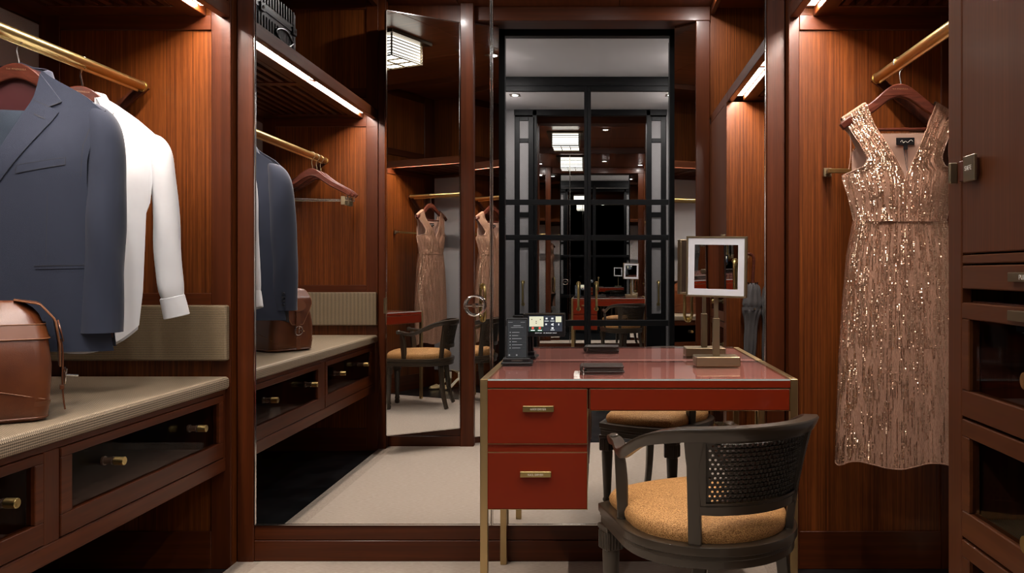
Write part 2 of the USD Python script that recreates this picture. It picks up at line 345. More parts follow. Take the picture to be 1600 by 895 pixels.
solo('wall_front_right', 'grey papered wall beside the black portal, right side', 'wall', box(.675, .86, .50, .56, -.012, 2.80), WALLP, kind='structure')

# black portal
po = thing('trim_1', 'black steel portal frame between dressing room and vestibule', 'door frame', (-.09, .53, 0), kind='structure')
for x0, x1 in ((-.693, -.648), (.470, .512)):
    part(po, 'upright', box(x0, x1, .49, .56, -.012, 2.735, .003), BLACK_M)
part(po, 'lintel', box(-.88, .68, .49, .56, 2.68, 2.80, .003), BLACK_M)

# black gridded mirror doors at the end of the vestibule
PYW = -.9
def grid_door(n, x0, x1, px, label):
    d = thing(f'door_{n}', label, 'door', ((x0 + x1) / 2, PYW, 0), kind='structure')
    y0, y1 = PYW - .02, PYW + .02
    for a, b in ((x0, x0 + .0275), (x1 - .0275, x1)):
        part(d, 'stile', box(a, b, y0, y1, 0, 2.665, .002), BLACK_M)
    zs = [(0, .10), (.622, .671), (1.354, 1.397), (1.654, 1.698), (2.62, 2.665)]
    for a, b in zs:
        part(d, 'rail', box(x0 + .0275, x1 - .0275, y0, y1, a, b, .002), BLACK_M)
    for (a, b), (c, e) in zip(zs[:-1], zs[1:]):
        part(d, 'mirror_pane', box(x0 + .0275, x1 - .0275, PYW - .008, PYW, b, c), MIRROR)
    pull(d, px, PYW + .02, .747, 1.004, (0, 1))
def pull(d, x, y, z0, z1, n):
    "brass D pull standing off along n"
    n = np.array([n[0], n[1], 0.0]); o = .045
    q = lambda z, k: np.array((x, y, z)) + n * o * k
    pts = spline([q(z0 + .02, .1), q(z0 + .018, .7), q(z0 + .038, 1), q((z0 + z1) / 2, 1), q(z1 - .038, 1), q(z1 - .018, .7), q(z1 - .02, .1)], 40)
    h = part(d, 'pull_handle', tube(pts, .0095, 10), BRASS)
    for z in (z0 + .02, z1 - .02):
        p = np.array((x, y, z)); part(d, 'rose', cyl(p - n * .001, p + n * .008, .019, 18), BRASS, under=h)
grid_door(1, -.955, -.110, -.186, 'left leaf of the black gridded mirror double door')
grid_door(2, -.108, .745, -.033, 'right leaf of the black gridded mirror double door')
solo('trim_2', 'black head rail over the gridded mirror doors', 'trim', box(-.975, .78, PYW - .04, PYW + .03, 2.665, 2.74), BLACK_M, kind='structure')

def side_leaf(n, x0, x1, px, label):
    d = thing(f'door_{n}', label, 'door', ((x0 + x1) / 2, .5, 0), kind='structure')
    y0, y1 = .455, .487
    for a, b in ((x0, x0 + .052), (x1 - .052, x1)):
        part(d, 'stile', box(a, b, y0, y1, 0, 2.66, .002), BLACK_M)
    zs = [(0, .66), (1.33, 1.385), (1.64, 1.69), (2.40, 2.44), (2.62, 2.66)]
    for a, b in zs:
        part(d, 'rail', box(x0 + .052, x1 - .052, y0, y1, a, b, .002), BLACK_M)
    for (a, b), (c, e) in zip(zs[:-1], zs[1:]):
        part(d, 'fabric_pane', box(x0 + .052, x1 - .052, y0 + .012, y1 - .006, b, c), WALLP)
    pull(d, px, y0, .735, 1.0, (0, -1))
side_leaf(3, -.872, -.680, -.785, 'narrow black framed leaf folded back left of the portal')
side_leaf(4, .470, .668, .590, 'narrow black framed leaf folded back right of the portal')

# reveals with mirrors, pilasters, header beam
def plate_between(a, b, z0, z1, t, back):
    a, b = np.array(a, float), np.array(b, float); n = np.array(back, float); n = n / np.linalg.norm(n) * t
    return hull([(*q, z) for z in (z0, z1) for q in (a, b, a + n, b + n)])
def reveal(n, a, b, back, label):
    t = thing(f'trim_{n}', label, 'mirror', ((a[0] + b[0]) / 2, (a[1] + b[1]) / 2, 0), kind='structure')
    part(t, 'mirror_glass', plate_between(a, b, .04, 2.64, .008, back), MIRROR)
    bk = np.array(back, float) / np.linalg.norm(back) * .009
    part(t, 'backing', plate_between(np.array(a) + bk, np.array(b) + bk, -.012, 2.80, .03, back), W_S)
    m = lerp(np.array(a), np.array(b), .36); nn = -np.array(back, float) / np.linalg.norm(back)
    pull(t, m[0], m[1], .76, 1.01, nn)
    return t
reveal(9, (-.800, .956), (-.648, .886), (-.416, -.909), 'narrow mirrored reveal with brass pull left of the portal')
reveal(10, (.6036, .960), (.475, .870), (.5736, -.819), 'narrow mirrored reveal with brass pull right of the portal')
solo('trim_3', 'glossy mahogany pilaster beside the angled mirror door', 'pilaster', box(-.868, -.784, .99, 1.054, -.012, ZC, .004), W_S, kind='structure')
solo('trim_4', 'glossy mahogany pilaster beside the tall drawer cabinet', 'pilaster', box(.600, .688, .90, .978, -.012, ZC, .004), W_S, kind='structure')
solo('trim_5', 'mahogany header beam across the entry from the vestibule', 'beam', box(-.868, .69, .80, .985, 2.655, ZC, .004), W_X, kind='structure')
solo('wall_front_wood', 'mahogany wall closing the recess behind the angled mirror door', 'wall', box(-2.07, -.868, .93, 1.0, -.012, ZC), W_S, kind='structure')
bf = thing('baseboard_front', 'two-board mahogany plinth under the angled mirror door', 'baseboard', (-1.1, 1.02, 0), kind='structure')
part(bf, 'plinth_board', box(-1.35, -.868, 1.0, 1.045, 0, .064, .002), W_X)
part(bf, 'plinth_board', box(-1.35, -.868, 1.0, 1.042, .0655, .115, .002), W_X)

# carpet
cp = thing('carpet', 'beige ribbed wool carpet covering the dressing room floor', 'carpet', (-.33, 2.0, -.012))
part(cp, 'carpet_field', box(-1.265, .60, .93, 3.10, -.012, 0), CARPET)
part(cp, 'carpet_border', box(-1.354, -1.265, .93, 3.0995, -.012, -.0004), CARPET_B)
part(cp, 'carpet_border', box(.60, .687, .93, 3.10, -.012, -.0004), CARPET_B)

# mirror wall: plinth, posts, two mirrors
bb = thing('baseboard_back', 'two-board mahogany plinth under the tall wall mirror', 'baseboard', (-.33, 3.1, 0), kind='structure')
part(bb, 'plinth_board', box(-1.29, .617, 3.1, 3.15, 0, .077, .002), W_X)
part(bb, 'plinth_board', box(-1.29, .617, 3.103, 3.15, .0785, .134, .002), W_X)
solo('trim_6', 'mahogany post between the left wardrobe and the wall mirror', 'post', box(-1.352, -1.29, 3.095, 3.15, -.012, ZC, .003), W_S, kind='structure')
solo('trim_7', 'mahogany post between the wall mirror and the right wardrobe', 'post', box(.619, .687, 3.095, 3.15, -.012, ZC, .003), W_S, kind='structure')
solo('trim_8', 'mahogany head panel over the wall mirror', 'trim', box(-1.29, .619, 3.095, 3.15, 2.665, ZC, .003), W_X, kind='structure')
def wall_mirror(x0, x1, label):
    t = thing('wall_mirror', label, 'mirror', ((x0 + x1) / 2, 3.1, .136))
    part(t, 'mirror_glass', box(x0 + .001, x1 - .001, 3.10, 3.106, .136, 2.66), MIRROR, smooth=False)
    part(t, 'backing_board', box(x0 + .001, x1 - .001, 3.107, 3.15, .136, 2.66), W_S)
    for a, b in ((x0, x0 + .005), (x1 - .005, x1)):
        part(t, 'edge_strip', box(a, b, 3.094, 3.10, .136, 2.66, .0012), CHROME)
    part(t, 'edge_strip', box(x0, x1, 3.096, 3.10, .1345, .1385), CHROME)
wall_mirror(-1.289, -.4065, 'tall wall mirror panel on the left, beside the wardrobe with the suit')
wall_mirror(-.4045, .617, 'wide wall mirror panel behind the red desk')

# ================================================================== WARDROBES
def end_panel(t, x0, x1, yf, dy, sx0, sx1, lower):
    """frame-and-panel end wall facing -dy: field recessed 10 mm, stiles and rails proud; sx0, sx1: stile widths"""
    y1 = yf + dy * .010; y2 = yf + dy * .05
    part(t, 'end_panel', box(x0, x1, y1, y2, -.012, ZC), W_V)
    part(t, 'stile', box(x0, x0 + sx0, yf, y1, -.012, ZC, .002), W_S)
    part(t, 'stile', box(x1 - sx1, x1, yf, y1, -.012, ZC, .002), W_S)
    for a, b in ((-.012, .127), *lower, (1.965, 2.02), (2.14, 2.20), (2.68, ZC)):
        part(t, 'rail', box(x0 + sx0, x1 - sx1, yf, y1, a, b, .002), W_X)

def shelf(t, xf, xb, y0, y1, lit0, sgn):
    """luggage shelf with lit channel along its front and vent slats; sgn +1: front is towards +x (left wardrobe)"""
    X = lambda d: xf - sgn * d        # d metres behind the front
    part(t, 'shelf_lip', box(X(.005), X(.037), y0, y1, 2.010, 2.067, .002), W_L)
    part(t, 'shelf_board', box(X(.037), xb, y0, y1, 2.046, 2.062), W_Y)
    part(t, 'channel_rail', box(X(.090), X(.150), y0, y1, 2.014, 2.046, .002), W_Y)
    part(t, 'channel_rail', box(xb + sgn * .10, xb, y0, y1, 2.018, 2.046, .002), W_Y)
    ym = lerp(y0, y1, .47)
    for a, b in ((y0, y0 + .09), (ym - .03, ym + .03), (y1 - .10, y1)):
        part(t, 'cross_rail', box(X(.150), xb + sgn * .10, a, b, 2.018, 2.046, .002), W_X)
    for a, b in ((y0 + .09, ym - .03), (ym + .03, y1 - .10)):
        part(t, 'vent_shade_sheet', box(X(.150), xb + sgn * .10, a, b, 2.0425, 2.046), BLACK_IN)  # black sheet painting the shade above the slats
        n = 9; w = (abs(X(.150) - (xb + sgn * .10))) / n
        for k in range(n):
            xa = X(.150) - sgn * (k * w + w * .30)
            part(t, 'vent_slat', box(xa, xa - sgn * w * .5, a, b, 2.022, 2.040, .002), W_Y)
    for a, b in ((lit0, ym - .03), (ym + .03, y1 - .055)):
        c = part(t, 'light_channel', box(X(.040), X(.088), a, b, 2.040, 2.046), W_D)
        part(t, 'led_strip', box(X(.048), X(.082), a, b, 2.036, 2.0398), LED, under=c, label='glowing pinkish white light strip')

lw = thing('wardrobe', 'open mahogany wardrobe bay on the left holding the suit and shirt', 'wardrobe', (-1.7, 2.1, -.012))
end_panel(lw, XLB, XL, EP, 1, .083, .072, ((.95, 1.0),))
end_panel(lw, XLB, XL, YN, -1, .083, .072, ((.95, 1.0),))
part(lw, 'back_board', box(-2.078, XLB, 1.08, 3.10, -.012, ZC), W_V)
part(lw, 'back_cloth_panel', box(XLB, XLB + .008, YN, EP, .66, 1.985, .002), GREYP, label='pale grey cloth back panel')
part(lw, 'back_rail', box(XLB, XLB + .012, YN, EP, 1.99, 2.046), W_Y)
part(lw, 'top_fascia', box(XL - .03, XL - .002, YN, EP, 2.70, ZC, .002), W_Y)
shelf(lw, XL, XLB, YN, EP, YN + .07, 1)
part(lw, 'jamb_post', box(XL - .0, XL + .045, 1.062, 1.12, .0005, ZC, .002), W_S)

rw = thing('wardrobe', 'open mahogany wardrobe bay on the right holding the sequinned dress', 'wardrobe', (1.05, 2.3, -.012))
end_panel(rw, XR, XRB, EP, 1, .040, .150, ())
part(rw, 'back_board', box(XRB, 1.415, 1.655, 3.10, -.012, ZC), W_V)
part(rw, 'back_cloth_panel', box(XRB - .008, XRB, 1.66, EP, .14, 1.985, .002), GREYP, label='pale grey cloth back panel')
part(rw, 'back_rail', box(XRB - .012, XRB, 1.66, EP, 1.99, 2.046), W_Y)
part(rw, 'top_fascia', box(XR + .002, XR + .03, 1.655, EP, 2.70, ZC, .002), W_Y)
shelf(rw, XR, XRB, 1.655, EP, 1.66 + .02, -1)
ol = thing('overhead_locker', 'open mahogany compartment above the tall drawer cabinet', 'cabinet', (1.05, 1.3, 2.012))
part(ol, 'near_panel', box(XR, XRB, .90, .95, 2.05, ZC), W_V)
part(ol, 'back_board', box(XRB, 1.415, .95, 1.653, 2.012, ZC), W_V)
part(ol, 'top_fascia', box(XR + .002, XR + .03, .95, 1.653, 2.70, ZC, .002), W_Y)
part(ol, 'shelf_lip', box(XR + .005, XR + .037, .95, 1.653, 2.012, 2.067, .002), W_L)
part(ol, 'shelf_board', box(XR + .037, XRB, .95, 1.653, 2.046, 2.062), W_Y)

# ------------------------------------------------------------------ luggage bench
XF = -1.372
lb = thing('luggage_bench', 'built-in mahogany bench with glass fronted drawers in the left wardrobe', 'bench', (-1.7, 2.1, .35))
part(lb, 'seat_board', box(XLB + .01, XF, YN + .002, EP - .002, .632, .650, .002), W_Y)
part(lb, 'bottom_rail', box(XF - .03, XF, YN + .002, EP - .002, .350, .400, .003), W_Y)
part(lb, 'back_rail', box(XLB + .01, XLB + .04, YN + .002, EP - .002, .36, .632), W_Y)
for a, b in ((YN + .002, 1.185), (2.052, 2.112), (3.028, EP - .002)):
    part(lb, 'divider', box(XLB + .04, XF - .001, a, b, .400, .632, .002), W_S)
def drawer(y0, y1, knobs):
    z0, z1, w = .404, .630, .045
    d = part(lb, 'drawer', [box(XF - .022, XF + .002, y0, y1, z0, z0 + .056, .002), box(XF - .022, XF + .002, y0, y1, z1 - .024, z1, .002),
                            box(XF - .022, XF + .002, y0, y0 + w, z0 + .056, z1 - .024, .002), box(XF - .022, XF + .002, y1 - w * .7, y1, z0 + .056, z1 - .024, .002)], W_Y)
    part(lb, 'glass_pane', face_of(box(XF - .014, XF - .009, y0 + w, y1 - w * .7, z0 + .056, z1 - .024), 0, 1), GLASS, under=d, smooth=False)
    part(lb, 'drawer_tray', box(XLB + .06, XF - .03, y0 + .01, y1 - .01, z0 + .02, z0 + .03), FELT, under=d)
    part(lb, 'tray_back', box(XLB + .06, XLB + .07, y0 + .01, y1 - .01, z0 + .03, z1 - .03), W_D, under=d)
    for y in knobs:
        p = np.array((XF - .009, y, .553)); e = np.array((1, 0, 0))
        k = part(lb, 'knob', [cyl(p, p + e * .006, .013), cyl(p + e * .006, p + e * .026, .0098), cyl(p + e * .026, p + e * .029, .0115), cyl(p + e * .029, p + e * .033, .0095)], KNOBD, under=d, label='dark knob stem')
        part(lb, 'knob_cap', lathe([(.0, .0), (.011, .0), (.0118, .001), (.0118, .027), (.0108, .028), (0, .028)], 20).apply_transform(trimesh.transformations.rotation_matrix(math.pi / 2, (0, 1, 0))).apply_translation(p + e * .033), BRASS, under=d, label='brass knob cap')
drawer(1.188, 2.049, (1.46, 1.885))
drawer(2.115, 3.025, (2.31, 2.79))

cm = rbox(XLB + .012, -1.352, YN + .004, EP - .006, .6505, .6975, .016)
solo('bench_cushion', 'long beige and gold woven bench cushion under the tan bag', 'cushion', cm, WEAVE, smooth=40)
def bumper(y0, y1, label):
    solo('bumper_panel', label, 'padded panel', rbox(-2.04, XL - .002, y0, y1, .755, .957, .008), WEAVE_U, smooth=40)
bumper(EP - .032, EP - .001, 'woven beige bumper panel at the mirror end of the bench')
bumper(YN + .001, YN + .032, 'woven beige bumper panel at the far end of the bench, seen in the mirror')

# ------------------------------------------------------------------ hanging rails
def hanging_rail(x, z, y0, y1, back, ends, label):
    t = thing('hanging_rail', label, 'clothes rail', (x, (y0 + y1) / 2, z))
    part(t, 'rod', cyl((x, y0, z), (x, y1, z), .0175, 28), BRASS)
    part(t, 'rod_fin', box(x - .003, x + .003, y0 + .05, y1 - .03, z - .026, z - .0165, .001), BRASS)
    for y in ends:
        part(t, 'end_cap', cyl((x, y - .004, z), (x, y + .004, z), .0195, 28), BRASS)
        yy = y + (.012 if y > 2.5 else -.012); d = np.array((back, 0, -.80)); d /= np.linalg.norm(d); L = .46
        p = np.array((x, yy, z)); u = np.array((0, 1, 0)); v = np.cross(d, u)
        part(t, 'bracket_arm', hull([p + d * a + u * b + v * c for a in (-.01, L) for b in (-.007, .007) for c in (-.016, .016)]), W_D, label='dark wood bracket arm')
hanging_rail(-1.655, 1.748, 1.20, 3.005, -1, (1.20, 3.005), 'brass clothes rail carrying the suit and shirt in the left wardrobe')
hanging_rail(1.0, 1.777, 1.70, 3.005, 1, (3.005,), 'brass clothes rail carrying the dress in the right wardrobe')

# valet rail behind the dress
vr = thing('valet_rail', 'short brass valet rail on a square plate behind the dress', 'rail', (.93, 3.03, 1.44))
part(vr, 'wall_plate', box(.815, .845, 3.035, 3.05, 1.425, 1.457, .002), BRASS_D)
part(vr, 'standoff', box(.823, .837, 2.99, 3.036, 1.434, 1.448, .002), BRASS_D)
part(vr, 'bar', box(.82, 1.19, 2.985, 3.0, 1.433, 1.449, .002), BRASS)
part(vr, 'wall_plate', box(1.165, 1.195, 3.035, 3.05, 1.425, 1.457, .002), BRASS_D)
part(vr, 'standoff', box(1.173, 1.187, 2.99, 3.036, 1.434, 1.448, .002), BRASS_D)

# ================================================================== HANGERS AND CLOTHES
def smooth_outline(p, n=90):
    return [tuple(q) for q in spline(p, n)]
def hanger_parts(t, half=.215, drop=.125, lettering=True, bar=True, clips=False, crown=-.093, bar_z=-.235, sweep=.012):
    """local: origin at the top of the rail, plane xz, facing -y"""
    c = crown
    top = spline([(-half - .004, c - drop - .012), (-half + .02, c - drop + .010), (-half * .55, c - .072), (-.06, c - .032), (-.025, c - .006), (0, c), (.025, c - .006), (.06, c - .032), (half * .55, c - .072), (half - .02, c - drop + .010), (half + .004, c - drop - .012)], 60)
    bot = spline([(half - .010, c - drop - .030), (half * .75, c - drop - .004), (half * .40, c - .090), (.035, c - .056), (0, c - .045), (-.035, c - .056), (-half * .40, c - .090), (-half * .75, c - drop - .004), (-half + .010, c - drop - .030)], 60)
    poly = sg.Polygon(np.vstack([top, bot])).buffer(0)
    rings = []
    for off, y in ((-.004, -.011), (-.0012, -.0095), (0, -.006), (0, .006), (-.0012, .0095), (-.004, .011)):
        g = poly.buffer(off) if off else poly
        ring = np.array(g.exterior.coords)[:-1]; d = np.r_[0, np.cumsum(np.linalg.norm(np.diff(np.vstack([ring, ring[:1]]), axis=0), axis=1))]
        k = int(np.argmax(ring[:, 0] + ring[:, 1] * .01)); ring = np.roll(ring, -k, 0); d = np.r_[0, np.cumsum(np.linalg.norm(np.diff(np.vstack([ring, ring[:1]]), axis=0), axis=1))]
        u = np.linspace(0, d[-1], 181)[:-1]; rr = np.vstack([ring, ring[:1]])
        rings.append(np.stack([np.interp(u, d, rr[:, 0]), np.full(180, y), np.interp(u, d, rr[:, 1])], 1))
    m = loft(rings, cap=False)
    faces = [in_xz(extr(poly.buffer(-.004), .0001), -.0109), in_xz(extr(poly.buffer(-.004), .0001), .0110)]
    # the arms sweep gently forward
    m = cat_([m] + faces); v = np.array(m.vertices); v[:, 1] -= sweep * (np.abs(v[:, 0]) / half) ** 1.6; v[:, 1] += .006
    part(t, 'hanger_body', trimesh.Trimesh(v, m.faces, process=False), W_H, world=False, smooth=40)
    g = np.linspace(-.35, math.pi * 1.12, 20); R = .0195
    hook = [(R * math.cos(a), 0, -.0175 + R * math.sin(a)) for a in g[::-1]]
    hook = [(h[0] * 1.0, 0, h[2]) for h in hook] + [(.012, 0, -.034), (.002, 0, -.046), (0, 0, -.055), (0, 0, crown - .012)]
    part(t, 'hook', tube(spline(hook, 60), .0026, 8), CHROME if not clips else BRASS_D, world=False, label='thin metal hook')
    if bar:
        part(t, 'trouser_bar', cyl((-half * .80, -.012, bar_z), (half * .80, -.012, bar_z), .0055, 12), W_H, world=False)
        for s in (-1, 1):
            part(t, 'bar_post', tube([(s * half * .80, -.012, bar_z), (s * half * .80, -.014, crown - drop + .0)], .004, 8), W_H, world=False)
    if clips:
        z = crown - drop - .048
        part(t, 'clip_bar', cyl((-half * .92, -.012, z), (half * .92, -.012, z), .0028, 10), CHROME, world=False)
        for s in (-1, 1):
            part(t, 'bar_post', tube([(s * half * .92, -.012, z), (s * half * .88, -.016, crown - drop + .01)], .0028, 8), CHROME, world=False)
            for k in (0,):
                x = s * half * .80
                part(t, 'clip', [box(x - .013, x + .013, -.022, -.016, z - .030, z + .020, .002), box(x - .013, x + .013, -.008, -.002, z - .030, z + .020, .002), cyl((x - .011, -.012, z), (x + .011, -.012, z), .006, 12)], BRASS_D, world=False, label='brass trouser clip')
    if lettering:
        part(t, 'lettering', text_front('THE PENINSULA', .0046, 0, -.0060, crown - .019, .0006), GOLD_T, world=False, label='small gold lettering THE PENINSULA')

RZL = 1.748 + .0175
YS, AS = 2.37, math.radians(14)
sh = thing('wooden_hanger', 'dark wooden hanger carrying the navy suit jacket', 'hanger', (-1.662, YS, RZL), AS)
hanger_parts(sh, half=.205, drop=.135, bar_z=-.245)
YW, AW = 2.66, math.radians(31)
wh = thing('wooden_hanger', 'dark wooden hanger inside the white shirt', 'hanger', (-1.662, YW, RZL), AW)
hanger_parts(wh, half=.175, drop=.125)

# ------------------------------------------------------------------ suit jacket (local: u right, v away from the viewer, w up; origin on the rail)
def vfront(u, w):
    u, w = np.asarray(u, float), np.asarray(w, float)
    bell = np.cos(np.clip(np.abs(u + .0) / .262, 0, 1) ** 1.7 * math.pi / 2)
    full = .024 + .070 * ss((-.12 - w) / .30)
    rip = .004 * np.sin(u * 34 + 1.0 + w * 3) * ss((-.45 - w) / .4)
    return -(full * bell) + rip
def vback(u, w):
    u, w = np.asarray(u, float), np.asarray(w, float)
    return (.022 + .040 * ss((-.12 - w) / .3)) * np.cos(np.clip(np.abs(u) / .262, 0, 1) ** 2 * math.pi / 2) + .004 * np.sin(u * 26) * ss((-.4 - w) / .4)
jk = thing('suit_jacket', 'navy blue suit jacket hanging open at the front of the left rail', 'jacket', (-1.662, YS, RZL), AS)
def shoulder_w(u): return ip(np.abs(u), [0, .06, .10, .17, .225, .262], [-.085, -.108, -.137, -.176, -.222, -.258])
XIN = ([-.10, -.14, -.24, -.44, -.52, -.70, -.84, -.885, -.91], [.066, .074, .055, -.026, -.046, -.050, -.040, -.015, .03])
XOUT = ([-.20, -.26, -.33, -.40, -.52, -.70, -.91], [.232, .205, .196, .196, .206, .228, .252])
def jacket_front(s):
    T = np.linspace(0, 1, 46); S = np.linspace(0, 1, 26); P = np.zeros((46, 26, 3))
    for i, t in enumerate(T):
        for j, q in enumerate(S):
            wm = lerp(-.15, -.905, t); u = lerp(ip(wm, *XIN) if s > 0 else ip(wm, XIN[0], [.066, .074, .058, .035, .034, .034, .034, .04, .06]), ip(wm, *XOUT), q)
            if i == 0: u = lerp(.072, .235, q)
            top = float(shoulder_w(u)); w = lerp(top, -.905 - .012 * q, t ** (1 if i else 1))
            P[i, j] = (s * u, float(vfront(s * u, w)) - (.004 if s > 0 else -.004), w)
    m = sheet(P, .003)
    return m if s < 0 else m
for s, nm in ((1, 'overlapping front panel with pockets'), (-1, None)):
    part(jk, 'front_panel', jacket_front(s), SUIT, world=False, smooth=50)
def drape(poly, off, th, fn=vfront, maxe=.012):
    "a flat pattern piece laid on the front of the garment"
    me = extr(poly, th); v, f = trimesh.remesh.subdivide_to_size(np.array(me.vertices), np.array(me.faces), maxe, max_iter=8)
    return trimesh.Trimesh(np.stack([v[:, 0], fn(v[:, 0], v[:, 1]) - off - v[:, 2], v[:, 1]], 1), f, process=False)
# back and lining
def back_grid(inset, fn, wtop, hem, sc=1.0, n=40, vs=1.0):
    P = np.zeros((n, 41, 3))
    for i in range(n):
        for j in range(41):
            t, q = i / (n - 1), j / 20 - 1; wm = lerp(-.15, hem, t); u = q * float(ip(wm, *XOUT)) * sc
            w = lerp(float(wtop(u)), hem, t); P[i, j] = (u, float(fn(u, w)) * vs - inset, w)
    return P
part(jk, 'back_panel', sheet(back_grid(0, vback, shoulder_w, -.905), .003), SUIT, world=False, smooth=50)
part(jk, 'lining', sheet(back_grid(.006, vback, lambda u: shoulder_w(u) - .006, -.88, .985), .0015), LINING, world=False, smooth=50, label='burgundy lining')
# collar: a stand-and-fall around the neck
cg = []
for k in np.linspace(-1, 1, 41):
    a = k * 2.05; u = .078 * math.sin(a) ; v = .030 * math.cos(a) - .006
    fall = .038; cg.append([(u * 1.0, v, -.098 - .028 * (1 - math.cos(a)) / 2), (u * 1.14, v * 1.2 + .004, -.102 - .028 * (1 - math.cos(a)) / 2), (u * 1.30, v * 1.35 + .008 * math.cos(a), -.102 - fall - .03 * (1 - math.cos(a)) / 2)])
part(jk, 'collar', sheet(np.array(cg), .003), SUIT, world=False, smooth=50)
for s in (1, -1):
    if s > 0:
        lap = [(.070, -.126), (.128, -.205), (.100, -.222), (.124, -.238), (.112, -.262), (-.047, -.512), (-.052, -.505), (-.026, -.434), (.052, -.236)]
    else:
        lap = [(.070, -.126), (.128, -.205), (.100, -.222), (.124, -.238), (.112, -.262), (.034, -.505), (.030, -.49), (.034, -.42), (.058, -.24)]
    lp = sg.Polygon([(s * a, b) for a, b in lap]).buffer(0)
    lpath = part(jk, 'lapel', drape(lp, .0065, .004), SUIT, world=False, smooth=50)
    notch = sg.LineString([(s * .128, -.206), (s * .099, -.2225), (s * .060, -.205)]).buffer(.0009)
    part(jk, 'lapel_seam', drape(notch, .0107, .0004), THREAD, world=False, under=lpath)
    if s > 0:
        part(jk, 'buttonhole', drape(sg.LineString([(.066, -.247), (.092, -.259)]).buffer(.0016), .0107, .0008), THREAD, world=False, under=lpath)
# sleeves
def sleeve(s, secs, sides=36, droop=0.0):
    k = len(secs); w = [c[0] for c in secs]; A = np.array(secs); o = spline(np.stack([A[:, 0], A[:, 1], A[:, 2], A[:, 3], A[:, 4]], 1), 44)
    g = np.arange(sides) * 2 * math.pi / sides; rings = []
    for (w, u, v, rx, ry) in o:
        fold = 1 + .035 * np.sin(3 * g + w * 22) * ss((-.3 - w) / .3)
        rings.append(np.stack([s * (u + rx * np.cos(g) * fold), v + ry * np.sin(g) * fold, np.full(sides, w) + .25 * rx * np.cos(g) * -ss((w + .45) / .3)], 1))
    return rings
JS = [(-.194, .184, .006, .012, .012), (-.204, .194, .006, .034, .026), (-.234, .209, .006, .046, .040), (-.30, .221, .004, .053, .052), (-.40, .226, .0, .054, .058), (-.52, .227, -.010, .055, .062), (-.70, .224, -.018, .056, .058), (-.862, .219, -.026, .059, .056)]
for s in (1, -1):
    r = sleeve(s, JS); m = loft(r, cap=False); inner = loft([q * 1 for q in [lerp(r[-1], r[-1].mean(0), .04), lerp(r[-6], r[-6].mean(0), .08)]], cap=False)
    cap = loft([lerp(r[-6], r[-6].mean(0), .08), lerp(r[-6], r[-6].mean(0), .98)], cap=False)
    lip = loft([r[-1], lerp(r[-1], r[-1].mean(0), .04)], cap=False)
    if s < 0:
        pass
    sp = part(jk, 'sleeve', [m, lip], SUIT, world=False, smooth=60)
    part(jk, 'sleeve_lining', [inner, cap], LINING, world=False, smooth=60, under=sp)
    for k in range(4):
        c = r[-2 - k * 1][9]; c = np.array((s * .250, .026 - k * .0, -.835 + k * .017))
        part(jk, 'cuff_button', cyl(c + (0, -.004, 0), c + (0, .006, 0), .0065, 14), THREAD, world=False, under=sp)
    a = sg.LineString([(s * .232, -.222), (s * .202, -.262), (s * .186, -.33), (s * .184, -.42)]).buffer(.001)
    part(jk, 'armhole_seam', drape(a, .0052, .0006), THREAD, world=False)
# pockets, darts, button holes and buttons
bp = part(jk, 'breast_pocket', drape(sg.Polygon([(.036, -.395), (.150, -.368), (.150, -.388), (.036, -.418)]), .0058, .0016), SUIT, world=False)
part(jk, 'pocket_seam', drape(sg.LineString([(.036, -.395), (.150, -.368), (.150, -.388), (.036, -.418), (.036, -.395)]).buffer(.0007), .0072, .0006), THREAD, world=False, under=bp)
for s in (1, -1):
    fp = part(jk, 'flap_pocket', drape(sg.Polygon([(s * .082, -.665), (s * .190, -.662), (s * .192, -.678), (s * .082, -.681)]), .0058, .0014), SUIT, world=False)
    part(jk, 'pocket_seam', drape(sg.LineString([(s * .080, -.672), (s * .192, -.669)]).buffer(.0013), .0070, .0008), THREAD, world=False, under=fp)
    part(jk, 'dart_seam', drape(sg.LineString([(s * .110, -.465), (s * .106, -.66)]).buffer(.0006), .0052, .0005), THREAD, world=False)
for w in (-.555, -.668):
    part(jk, 'buttonhole', drape(sg.LineString([(-.044, w), (-.022, w)]).buffer(.0014), .0056, .0008), THREAD, world=False)
    b = np.array((.045, float(vfront(.04, w)) + .001, w))
    part(jk, 'button', cyl(b + (0, -.004, 0), b + (0, .002, 0), .009, 18), THREAD, world=False)

# trousers folded over the hanger bar inside the jacket
tr = thing('suit_trousers', 'slate blue trousers folded over the bar inside the suit jacket', 'trousers', (-1.662, YS, RZL), AS)
def over_bar(u0, u1, w0, wf, wb, vf, vb):
    prof = [(vb + .006, wb), (vb + .003, lerp(w0, wb, .5)), (vb, w0 - .03), (vb - .004, w0 - .008), ((vf + vb) / 2, w0), (vf + .004, w0 - .008), (vf, w0 - .03), (vf - .010, lerp(w0, wf, .5)), (vf - .018, wf)]
    prof = spline(prof, 40); U = np.linspace(u0, u1, 30)
    return np.array([[(u, p[0] - .0025 * math.cos((u - .006) * 60) * (1 if p[0] < (vf + vb) / 2 else -1) * 0, p[1]) for u in U] for p in prof])
part(tr, 'trouser_leg', sheet(over_bar(-.175, .150, -.236, -.80, -.70, -.033, .006), .003), SUIT_T, world=False, smooth=60)
part(tr, 'trouser_leg', sheet(over_bar(-.170, .146, -.230, -.81, -.69, -.040, .013), .003), SUIT_T, world=False, smooth=60)
part(tr, 'crease', box(-.032, -.0305, -.0475, -.0415, -.46, -.25), THREAD, world=False)

